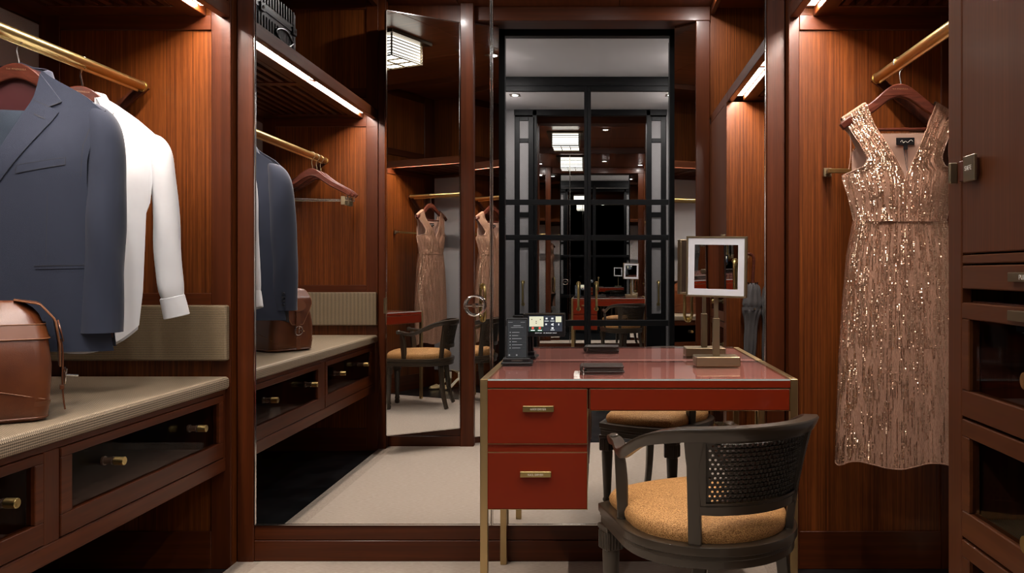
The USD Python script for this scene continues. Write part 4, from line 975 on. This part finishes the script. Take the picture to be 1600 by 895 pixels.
# front legs: fluted block, collar, tapered turning
for s in (-1, 1):
    x, y = s * .160, .248
    fl_ = [box(x - .029, x + .029, y - .029, y + .029, .330, .344, .002), box(x - .0265, x + .0265, y - .0265, y + .0265, .272, .331, .002)]
    for k in range(5):
        o = -.0205 + k * .01025
        fl_ += [box(x + o - .0028, x + o + .0028, y + .0262, y + .0292, .276, .326, .001), box(x + o - .0028, x + o + .0028, y - .0292, y - .0262, .276, .326, .001), box(x - .0292, x - .0262, y + o - .0028, y + o + .0028, .276, .326, .001), box(x + .0262, x + .0292, y + o - .0028, y + o + .0028, .276, .326, .001)]
    part(ch, 'leg', fl_ + [lathe([(.001, .275), (.024, .272), (.0255, .262), (.023, .20), (.0185, .10), (.0165, .06), (.0205, .052), (.0205, .045), (.0165, .038), (.021, .022), (.018, .004), (.012, .0005), (0, .0005)], 24, (x, y, 0))], BLACKW, world=False)
def sq(c, tx, ty, hw, hd): return [c + tx * a * hw + ty * b * hd for a, b in ((1, 1), (-1, 1), (-1, -1), (1, -1))]
def bar_along(p, n, hw, hd, tang):
    P = spline(p, n) if n else np.array(p); t, _, _ = frames(P); R = []
    hw, hd = np.broadcast_to(hw, len(P)), np.broadcast_to(hd, len(P))
    for q, tt, a, b in zip(P, t, hw, hd):
        x = np.array(tang, float); x -= tt * np.dot(x, tt); x /= np.linalg.norm(x); y = np.cross(tt, x); c = .22
        R.append([q + x * i * a + y * j * b for i, j in ((1, 1 - c), (1 - c, 1), (-1 + c, 1), (-1, 1 - c), (-1, -1 + c), (-1 + c, -1), (1 - c, -1), (1, -1 + c))])
    return loft(R)
for s in (-1, 1):
    a = math.radians(-90 + s * 42.5); tg = (-math.sin(a), math.cos(a), 0)
    part(ch, 'leg', bar_along([polar(s * 40, .205, .345), polar(s * 40, .215, .25), polar(s * 40, .235, .12), polar(s * 40, .275, .006)], 16, np.linspace(.019, .0135, 16), np.linspace(.016, .0125, 16), tg), BLACKW, world=False)
    part(ch, 'back_post', bar_along([polar(s * 42.5, .224, .398), polar(s * 42.5, .228, .44), polar(s * 42.5, .243, .54), polar(s * 42, .266, .64), polar(s * 41, .278, .685)], 22, np.r_[np.full(15, .0165), np.linspace(.0168, .027, 7)], .0105, tg), BLACKW, world=False)
    # arm posts: swelling balusters
    a = math.radians(-90 + s * 121); tg = (-math.sin(a), math.cos(a), 0)
    part(ch, 'arm_post', [bar_along([polar(s * 121, .230, .402), polar(s * 122, .231, .50), polar(s * 124, .240, .592)], 20, .0125 + .0075 * np.sin(np.linspace(.35, math.pi - .2, 20)), .0115 + .005 * np.sin(np.linspace(.3, math.pi - .2, 20)), tg), lathe([(0, .398), (.0155, .399), (.016, .402), (.0125, .405), (0, .405)], 20, tuple(polar(s * 121, .230, 0)))], BLACKW, world=False)
    c = polar(s * 128, .256, .617)
    part(ch, 'arm_cap', [lathe([(0, 0), (.013, 0), (.0145, .003), (.013, .006), (.009, .0085), (0, .0095)], 20, tuple(c))], BLACKW, world=False)
dk_ = [131, 128, 124, 116, 105, 92, 80, 68, 57, 47, 35, 20]
dd = [-d for d in dk_] + [0] + dk_[::-1]
rr = dict(zip(dk_ + [0], (.268, .257, .245, .239, .242, .250, .259, .268, .275, .279, .282, .285, .286)))
zz = dict(zip(dk_ + [0], (.607, .607, .604, .597, .594, .607, .634, .661, .678, .686, .690, .692, .693)))
cp_ = spline([polar(d, rr[abs(d)], zz[abs(d)]) for d in dd], 150); t_, _, _ = frames(cp_); R = []
for k, (q, tt) in enumerate(zip(cp_, t_)):
    f = abs(k / 149 * 2 - 1); back = 1 - ss((f - .42) / .18)
    x = np.array((q[0], q[1], 0)); x -= tt * np.dot(x, tt); x /= np.linalg.norm(x); z = np.cross(tt, x); z = z if z[2] > 0 else -z
    hw, ht, hb = lerp(.0185, .0215, back), lerp(.013, .012, back), lerp(.013, .022, back)
    if f > .955: hw *= 1 - .35 * (f - .955) / .045
    R.append([q + x * i * hw + z * (j * (ht if j > 0 else hb)) for i, j in ((1, .55), (.8, 1), (-.8, 1), (-1, .55), (-.85, -.4), (-.45, -1), (.35, -1), (.7, -.4))])
part(ch, 'arm_and_crest_rail', loft(R), BLACKW, world=False, smooth=40)
def back_r(z): return float(np.interp(z, [.40, .48, .54, .60, .66, .69], [.226, .233, .242, .254, .270, .280]))
def back_band(d0, d1, z0, z1, th, n=30):
    R = []
    for d in np.linspace(d0, d1, n):
        R.append([polar(d, back_r(z) + o, z) for z, o in ((z0, -th / 2), (z0, th / 2), (z1, th / 2), (z1, -th / 2))])
    return loft(R)
part(ch, 'back_rail', back_band(-41.5, 41.5, .478, .500, .020), BLACKW, world=False)
for s in (-1, 1): part(ch, 'cane_frame', back_band(s * 35.8, s * 39.6, .500, .675, .016, 6), BLACKW, world=False)
part(ch, 'cane_frame', back_band(-36, 36, .500, .508, .014), BLACKW, world=False)
part(ch, 'cane_frame', back_band(-36, 36, .662, .682, .014), BLACKW, world=False)
# woven cane: a perforated panel bent to the back, with raised strands between the holes
pitch = .0135; W_ = math.radians(72) * .255; Hh = .160; holes = []; bumps = []
ny = int(Hh / (pitch * .866))
for iy in range(ny):
    for ix in range(int(W_ / pitch) + 1):
        x = -W_ / 2 + (ix + .5 * (iy % 2)) * pitch + .004; y = (iy + .5) * pitch * .866
        if abs(x) < W_ / 2 - .005 and .004 < y < Hh - .004: holes.append(sg.Point(x, y).buffer(.0033, 2)); bumps.append((x + pitch / 2, y + .0))
pan = sg.box(-W_ / 2, 0, W_ / 2, Hh).difference(unary_union(holes))
cm_ = extr(pan, .003); v = np.array(cm_.vertices)
def bend(v):
    z = .508 + v[:, 1]; d = np.degrees(v[:, 0] / .255); r = np.interp(z, [.40, .48, .54, .60, .66, .69], [.226, .233, .242, .254, .270, .280]) + v[:, 2] - .0015; a = np.radians(-90 + d)
    return np.stack([r * np.cos(a), r * np.sin(a), z], 1)
part(ch, 'cane_panel', trimesh.Trimesh(bend(v), cm_.faces, process=False), CANE, world=False, smooth=False, label='woven black cane panel')
strand = []
for x, y in bumps:
    for sgn in (1, -1):
        b_ = hull(bend(np.array([(x + dx * .0017 - sgn * dy * .0024, y + dy * .0052, .0015 + dz) for dx, dy in ((1, 0), (-1, 0), (.5, 1), (-.5, 1), (.5, -1), (-.5, -1)) for dz in ((.0030, -.003) if abs(dy) < .5 else (.0016, -.0016))])))
        strand.append(b_)
part(ch, 'cane_strands', strand, CANE, world=False, smooth=False, kind='stuff')

# ================================================================== BAG on the bench
YB = math.radians(35); Lb, Wb = .46, .235
Cc = np.array((-1.396, 2.119)); e1, e2 = np.array((math.cos(YB), math.sin(YB))), np.array((-math.sin(YB), math.cos(YB)))
bc = Cc - e1 * Lb / 2 + e2 * Wb / 2
bg = thing('holdall_bag', 'tan leather gladstone holdall with buckled end strap on the bench', 'bag', (bc[0], bc[1], .698), YB)
def bag_ring(z, shrink=0.0):
    f = z / .30
    hx = float(np.interp(f, [0, .05, .45, .75, .92, 1.0], [.212, .224, .231, .221, .200, .165])) - shrink
    hy = float(np.interp(f, [0, .05, .35, .60, .76, .90, 1.0], [.108, .116, .1175, .108, .092, .058, .020])) - shrink
    R = rrect(hx, hy, z, min(.035, hy * .8)); R[:, 2] += .012 * np.cos(np.clip(R[:, 0] / .25, -1, 1) * math.pi / 2) * f * (1 if f > .7 else 0) * (f - .7) / .3
    return R
zs = [0, .004, .012, .03, .06, .10, .14, .175, .205, .232, .252, .268, .282, .292, .298]
part(bg, 'bag_body', loft([bag_ring(0, .012)] + [bag_ring(z, .004 if z == 0 else 0) for z in zs]), LEATHER, world=False, smooth=50)
# belt band with stitched edges, base corners, frame flap, end gusset flaps, strap, buckle, handle
band = [bag_ring(.208) * (1.006, 1.012, 1), bag_ring(.208) * (1.016, 1.030, 1), bag_ring(.244) * (1.020, 1.045, 1), bag_ring(.244) * (1.004, 1.01, 1)]
part(bg, 'top_band', loft(band, cap=False), LEATHER_T, world=False, smooth=40)
for z, k in ((.2085, (1.017, 1.032, 1)), (.2435, (1.021, 1.046, 1))):
    part(bg, 'stitched_edge', tube(bag_ring(z) * k, .0018, 6, closed=True), LEATHER_K, world=False)
for s in (1, -1):
    part(bg, 'curved_seam', tube(spline([(x_, s * (-.1178 if abs(x_) < .2 else -.112), .060 + .035 * math.cos(x_ / .20 * math.pi / 2) ) for x_ in (-.215, -.15, -.08, 0, .08, .15, .215)], 40), .0014, 6), LEATHER_K, world=False)
part(bg, 'piping', tube(bag_ring(.010) * (1.004, 1.004, 1), .003, 6, closed=True), LEATHER_T, world=False)
for s in (1, -1):
    sx = s
    # gusset flap folding over the end
    gp = np.array([[(sx * float(np.interp(a, [0, .25, .5, .75, 1], [.150, .205, .238, .248, .250])), float(b) * float(np.interp(a, [0, .3, .6, 1], [.030, .075, .085, .030])), float(np.interp(a, [0, .25, .5, .75, 1], [.306, .296, .255, .190, .130]))) for b in np.linspace(-1, 1, 15)] for a in np.linspace(0, 1, 24)])
    fp = part(bg, 'end_flap', sheet(gp, .004), LEATHER, world=False, smooth=50)
    part(bg, 'flap_edge', tube(np.vstack([gp[:, 0], gp[-1, 1:-1], gp[::-1, -1]]), .0026, 6), LEATHER_K, world=False, under=fp)
    part(bg, 'leather_patch', [trimesh.creation.cylinder(radius=1, height=.003, sections=32).apply_transform(np.diag([.030, .045, 1, 1])).apply_transform(trimesh.transformations.rotation_matrix(math.radians(78 * sx), (0, 1, 0))).apply_translation((sx * .252, 0, .222))], LEATHER_T, world=False)
    stp = [(sx * .252, 0, .20), (sx * .257, 0, .15), (sx * .256, 0, .10), (sx * .258, 0, .045), (sx * .262, 0, .012)]
    ax = part(bg, 'strap', bar_along(stp, 24, .011, .0022, (0, 1, 0)), LEATHER_T, world=False)
    bk = [(sx * .262, y, z) for y, z in spline([(-.016, .088), (.016, .088), (.019, .100), (.016, .116), (-.016, .116), (-.019, .100), (-.016, .088)], 30)]
    part(bg, 'buckle', [tube(bk, .0025, 8), cyl((sx * .262, 0, .088), (sx * .266, 0, .119), .002, 8), cyl((sx * .262, -.006, .103), (sx * .292, -.006, .100), .003, 8)], CHROME, world=False, under=ax, label='polished steel buckle')
    part(bg, 'strap_keeper', box(sx * .254 - .004, sx * .254 + .006, -.014, .014, .066, .078, .001), LEATHER_T, world=False, under=ax)
    part(bg, 'base_corner', loft([bag_ring(z)[(0 if s > 0 else 10):][:10].repeat(1, 0) for z in (0, .02)], cap=False) if False else hull(np.vstack([bag_ring(z)[(0 if s > 0 else 10):(10 if s > 0 else 20)] * 1.012 for z in (.004, .05)])), LEATHER_T, world=False)
    part(bg, 'base_corner', hull(np.vstack([bag_ring(z)[(30 if s > 0 else 20):(40 if s > 0 else 30)] * 1.012 for z in (.004, .05)])), LEATHER_T, world=False)
for s in (1, -1):
    hp_ = spline([(-.075, s * .030, .285), (-.080, s * .028, .315), (-.055, s * .022, .365), (0, s * .020, .385), (.055, s * .022, .365), (.080, s * .028, .315), (.075, s * .030, .285)], 50)
    part(bg, 'handle', tube(hp_, .0075, 12), LEATHER_T, world=False)
part(bg, 'top_strap', bar_along([(.03, -.122, .16), (.03, -.108, .235), (.03, -.06, .288), (.03, 0, .314), (.03, .06, .288), (.03, .108, .235), (.03, .122, .16)], 40, .012, .0022, (1, 0, 0)), LEATHER_T, world=False)

# ================================================================== SUITCASE on the left shelf (seen in the mirror)
sx0, sx1, sy0, sy1, sz0 = -1.93, -1.41, 2.30, 3.00, 2.0675
su = thing('suitcase', 'black ribbed hard shell suitcase lying on the left wardrobe shelf', 'suitcase', ((sx0 + sx1) / 2, (sy0 + sy1) / 2, sz0))
for z0, z1 in ((sz0 + .001, sz0 + .108), (sz0 + .116, sz0 + .225)):
    part(su, 'shell_half', rbox(sx0, sx1, sy0, sy1, z0, z1, .045, 6) if False else cat_([hull(np.vstack([rrect((sx1 - sx0) / 2 - o, (sy1 - sy0) / 2 - o, z, .06) + ((sx0 + sx1) / 2, (sy0 + sy1) / 2, 0) for z, o in ((z0, .03 if z0 < sz0 + .05 else 0), (lerp(z0, z1, .25), 0), (lerp(z0, z1, .75), 0), (z1, 0 if z0 < sz0 + .05 else .03))]))]), SUITCASE)
    for y in np.arange(sy0 + .075, sy1 - .06, .030):
        part(su, 'rib', [box(sx1 - .004, sx1 + .004, y, y + .014, lerp(z0, z1, .22), lerp(z0, z1, .80), .002), box(sx0 - .004, sx0 + .004, y, y + .014, lerp(z0, z1, .22), lerp(z0, z1, .80), .002)], SUITCASE)
    for x in np.arange(sx0 + .075, sx1 - .06, .030):
        part(su, 'rib', [box(x, x + .014, sy0 - .004, sy0 + .004, lerp(z0, z1, .22), lerp(z0, z1, .80), .002), box(x, x + .014, sy1 - .004, sy1 + .004, lerp(z0, z1, .22), lerp(z0, z1, .80), .002)], SUITCASE)
part(su, 'seam_band', hull(np.vstack([rrect((sx1 - sx0) / 2 + .004, (sy1 - sy0) / 2 + .004, z, .06) + ((sx0 + sx1) / 2, (sy0 + sy1) / 2, 0) for z in (sz0 + .106, sz0 + .118)])), BLACK_P)
hr_ = [(sx1 + .006, y, z) for y, z in spline([(2.40, sz0 + .052), (2.44, sz0 + .030), (2.56, sz0 + .030), (2.60, sz0 + .052), (2.56, sz0 + .074), (2.44, sz0 + .074), (2.40, sz0 + .052)], 50)]
part(su, 'carry_handle', [tube(hr_, .006, 10), hull([(sx1 + o, y, z) for o in (-.002, .004) for _, y, z in hr_])], BLACK_P)
for y in (2.36, 2.72):
    part(su, 'latch', box(sx1, sx1 + .010, y, y + .045, sz0 + .095, sz0 + .130, .002), BLACK_P)
    part(su, 'latch_stud', cyl((sx1 + .009, y + .022, sz0 + .112), (sx1 + .013, y + .022, sz0 + .112), .007, 14), CHROME)

# ================================================================== UMBRELLAS on the cabinet side (seen in the mirror)
def umbrella(x, s, label, first=None):
    if first is not None:
        pass
    t = thing('umbrella', label, 'umbrella', (x, 1.70, 1.14), 0, group=None)
    hk = spline([(s * -.050, 0, -.012), (s * -.050, 0, .004), (s * -.040, 0, .028), (s * -.018, 0, .037), (s * .002, 0, .026), (s * .008, 0, .0), (s * .006, 0, -.05), (s * .003, 0, -.12)], 50)
    part(t, 'crook_handle', tube(hk, .0085, 12), W_H, world=False, label='dark wood crook handle')
    part(t, 'handle_tip', cyl((s * -.050, 0, -.018), (s * -.050, 0, -.008), .0092, 14), CHROME, world=False)
    part(t, 'shaft', cyl((s * .003, 0, -.12), (-.03, 0, -.80), .005, 10), BLACK_M, world=False)
    rings = []
    prof = [(-.122, .012), (-.130, .026), (-.15, .036), (-.20, .042), (-.245, .044), (-.256, .040), (-.262, .043), (-.30, .040), (-.42, .032), (-.60, .020), (-.74, .009)]
    P = spline(prof, 60)
    for z, r in P:
        g = np.arange(48) * 2 * math.pi / 48; tw = z * 5
        rad = r * (1 + .16 * np.sin(8 * g + tw) + .05 * np.sin(3 * g + 2))
        rings.append(np.stack([-.03 * (-z - .12) / .68 + s * .003 + rad * np.cos(g), rad * np.sin(g) * .8, np.full(48, z)], 1))
    part(t, 'furled_canopy', loft(rings), UMBF, world=False, smooth=50)
    for k in range(8):
        a = k * math.pi / 4 + .4
        part(t, 'rib_tip', cyl((s * .003 + .024 * math.cos(a), .02 * math.sin(a), -.128), (s * .003 + .028 * math.cos(a), .023 * math.sin(a), -.116), .0022, 8), BLACK_M, world=False)
    b_ = np.array([np.array([(-.0075 + .047 * math.cos(a), .039 * math.sin(a), z)for a in np.linspace(0, 2 * math.pi, 41)]) for z in (-.268, -.250)])
    part(t, 'closing_strap', sheet(b_, .002), UMBF, world=False)
    part(t, 'strap_stud', cyl((.006, .041, -.259), (.006, .0435, -.259), .005, 12), BRASS_D, world=False)
    part(t, 'ferrule', cyl((-.0285, 0, -.735), (-.0305, 0, -.80), .0045, 10), CHROME, world=False)
umbrella(.822, 1, 'grey furled umbrella whose crook turns left, hung beside the vanity mirror reflection')
umbrella(.925, -1, 'grey furled umbrella whose crook turns right, nearest the mirror edge')
for x, l in ((.790, 'left brass peg holding an umbrella on the cabinet side'), (.957, 'right brass peg holding an umbrella on the cabinet side')):
    solo('wall_peg', l, 'hook', [cyl((x, 1.648, 1.160), (x, 1.730, 1.160), .006, 12), cyl((x, 1.648, 1.160), (x, 1.654, 1.160), .016, 18), cyl((x, 1.728, 1.160), (x, 1.735, 1.160), .009, 14)], BRASS_D)

# ================================================================== HEELS below the dress
def heel_shoe(x, y, rz, label, first=None):
    if first is not None: return copy_thing(first, (x, y, -.012), rz, label)
    t = thing('high_heel_shoe', label, 'shoe', (x, y, -.012), rz)
    # sole: toe towards +y
    S = [(-.105, .086, .026), (-.085, .090, .029), (-.05, .075, .026), (0, .034, .026), (.04, .009, .036), (.08, .006, .040), (.115, .008, .030), (.135, .010, .012)]
    S = spline(S, 40); th = .005
    rings = [[(-w, y, z), (-w, y, z + th), (w, y, z + th), (w, y, z)] for y, z, w in S]
    part(t, 'sole', loft(rings), GOLDL, world=False)
    part(t, 'insole', loft([[(-w * .93, y, z + th), (-w * .93, y, z + th + .0015), (w * .93, y, z + th + .0015), (w * .93, y, z + th)] for y, z, w in S[1:-1]]), CREAM, world=False)
    cup = np.array([[((w + .002) * math.cos(a), -.078 + (.034) * math.sin(a) * (1.0), .090 + h) for a, w in zip(np.linspace(math.pi, 2 * math.pi, 25), np.full(25, .028))] for h in np.linspace(0, .055, 8)])
    part(t, 'heel_counter', sheet(cup, .003), CREAM, world=False)
    toe = np.array([[((w + .001) * math.cos(a), y, z + th + hh * math.sin(a)) for a in np.linspace(0, math.pi, 19)] for y, z, w, hh in zip(np.linspace(.055, .134, 12), np.interp(np.linspace(.055, .134, 12), S[:, 0], S[:, 1]), np.interp(np.linspace(.055, .134, 12), S[:, 0], S[:, 2]), np.linspace(.034, .012, 12))])
    part(t, 'toe_box', sheet(toe, .0025), GOLDL, world=False)
    part(t, 'heel', loft([[(math.cos(a) * r, -.098 + o + math.sin(a) * r, z) for a in np.linspace(0, 2 * math.pi, 17)[:-1]] for r, o, z in ((.024, .006, .088), (.017, .0, .07), (.009, -.006, .035), (.006, -.006, .0005))]), GOLDL, world=False)
    part(t, 'ankle_strap', tube(spline([(-.029, -.07, .14), (-.032, -.03, .165), (0, .012, .178), (.032, -.03, .165), (.029, -.07, .14)], 30), .0035, 8), GOLDL, world=False)
    return t
h1 = heel_shoe(1.26, 2.86, math.radians(75), 'pale gold high heeled shoe below the dress, the one nearer the dress')
heel_shoe(1.27, 2.74, math.radians(68), 'pale gold high heeled shoe below the dress, the one farther from the mirror', h1)

# ================================================================== ANGLED MIRROR DOOR (left of the entry)
LA = math.radians(31.5); HX, HY = -.866, 1.070; LW = .460
ld = np.array((-math.cos(LA), math.sin(LA))); ln = np.array((math.sin(LA), math.cos(LA)))
lm = thing('mirror_door', 'steel edged mirror door standing ajar, reflecting the dress and chair', 'mirror door', (HX, HY, .116))
H0 = np.array((HX, HY)); H1 = H0 + ld * LW
part(lm, 'mirror_glass', plate_between(H0 + ld * .004, H1 - ld * .004, .120, 2.616, .005, -ln), MIRROR, smooth=False)
part(lm, 'door_leaf', plate_between(H0 - ln * .006, H1 - ln * .006, .116, 2.62, .026, -ln), W_S)
for a, b, z0, z1 in ((H0, H0 + ld * .004, .116, 2.62), (H1 - ld * .004, H1, .116, 2.62), (H0, H1, .116, .120), (H0, H1, 2.614, 2.62)):
    part(lm, 'edge_trim', plate_between(a + ln * .002, b + ln * .002, z0, z1, .012, -ln), CHROME)
hb = H1 - ld * .004
part(lm, 'edge_pull', plate_between(hb + ln * .003, hb - ld * .0 + ld * .012 + ln * .003, .835, .925, .03, -ln), BRASS_D)
HING = H1

RX, RZ = -.466, .953
rp = thing('ring_handle', 'round polished ring handle with crossbar on the left wall mirror', 'handle', (RX, 3.08, RZ))
part(rp, 'outer_ring', tube([(RX + .036 * math.cos(a), 3.078, RZ + .036 * math.sin(a)) for a in np.linspace(0, 2 * math.pi, 49)[:-1]], .0042, 10, closed=True), CHROME)
part(rp, 'crossbar', cyl((RX - .034, 3.078, RZ), (RX + .034, 3.078, RZ), .0028, 10), CHROME)
part(rp, 'boss', [cyl((RX, 3.070, RZ), (RX, 3.086, RZ), .008, 20), cyl((RX, 3.066, RZ), (RX, 3.071, RZ), .0045, 16)], CHROME)
for a in (90, 210, 330):
    a = math.radians(a); part(rp, 'standoff', cyl((RX + .036 * math.cos(a), 3.078, RZ + .036 * math.sin(a)), (RX + .036 * math.cos(a), 3.0995, RZ + .036 * math.sin(a)), .0026, 10), CHROME)

# ================================================================== LAMPS
lx, ly, lz0, lz1 = -.415, 2.08, 2.58, 2.722
lw2, ll2 = .165, .22
la = thing('ceiling_lantern', 'square louvred ceiling lantern with gridded glass panes', 'ceiling lamp', (lx, ly, lz0))
part(la, 'ceiling_plate', box(lx - lw2 - .05, lx + lw2 + .05, ly - ll2 - .05, ly + ll2 + .05, lz1, ZC, .002), BRONZE)
part(la, 'diffuser', box(lx - lw2 + .012, lx + lw2 - .012, ly - ll2 + .012, ly + ll2 - .012, lz0 + .006, lz1 - .002), LANTERN, label='glowing opal glass')
for k in range(6):
    z = lz0 + .012 + k * .0215
    part(la, 'louvre', [box(lx - lw2, lx + lw2, ly - ll2, ly - ll2 + .008, z, z + .006), box(lx - lw2, lx + lw2, ly + ll2 - .008, ly + ll2, z, z + .006), box(lx - lw2, lx - lw2 + .008, ly - ll2, ly + ll2, z, z + .006), box(lx + lw2 - .008, lx + lw2, ly - ll2, ly + ll2, z, z + .006)], BRONZE)
for x in (lx - lw2, lx + lw2 - .01):
    for y in (ly - ll2, ly + ll2 - .01): part(la, 'corner_post', box(x, x + .01, y, y + .01, lz0, lz1), BRONZE)
for f in (0, 1 / 3, 2 / 3, 1):
    y = ly - ll2 + .005 + f * (2 * ll2 - .01); part(la, 'glazing_bar', box(lx - lw2, lx + lw2, y - .004, y + .004, lz0 - .002, lz0 + .005), BRONZE)
    x = lx - lw2 + .005 + f * (2 * lw2 - .01); part(la, 'glazing_bar', box(x - .004, x + .004, ly - ll2, ly + ll2, lz0 - .002, lz0 + .005), BRONZE)
def downlight(x, y, z, label, mt=SPOT):
    t = thing('downlight', label, 'ceiling lamp', (x, y, z))
    part(t, 'trim_ring', box(x - .05, x + .05, y - .05, y + .05, z - .004, z, .001), BRONZE)
    part(t, 'lens', lathe([(0, -.006), (.026, -.006), (.028, -.004), (0, -.0035)], 24, (x, y, z)), mt)
downlight(.06, 1.72, ZC, 'small square recessed downlight in the mahogany ceiling')
downlight(-.92, 1.45, ZC, 'added fill downlight over the luggage bench side')  # added outside the mirrors' view to brighten suit and bench
downlight(.62, 1.30, ZC, 'added fill downlight beside the tall drawer cabinet')  # added fill for carpet, chair and cabinet, kept out of the reflections
VL = emit('unseen_vestibule_lens', (1.0, .95, .92), UNSEEN_VESTIBULE)
downlight(-.80, -.20, 2.74, 'unseen recessed downlight in the left of the vestibule ceiling', VL)  # out of view, placed to light the vestibule behind the camera
downlight(.66, -.20, 2.74, 'unseen recessed downlight in the right of the vestibule ceiling', VL)  # its unseen twin, lighting the vestibule from the other side
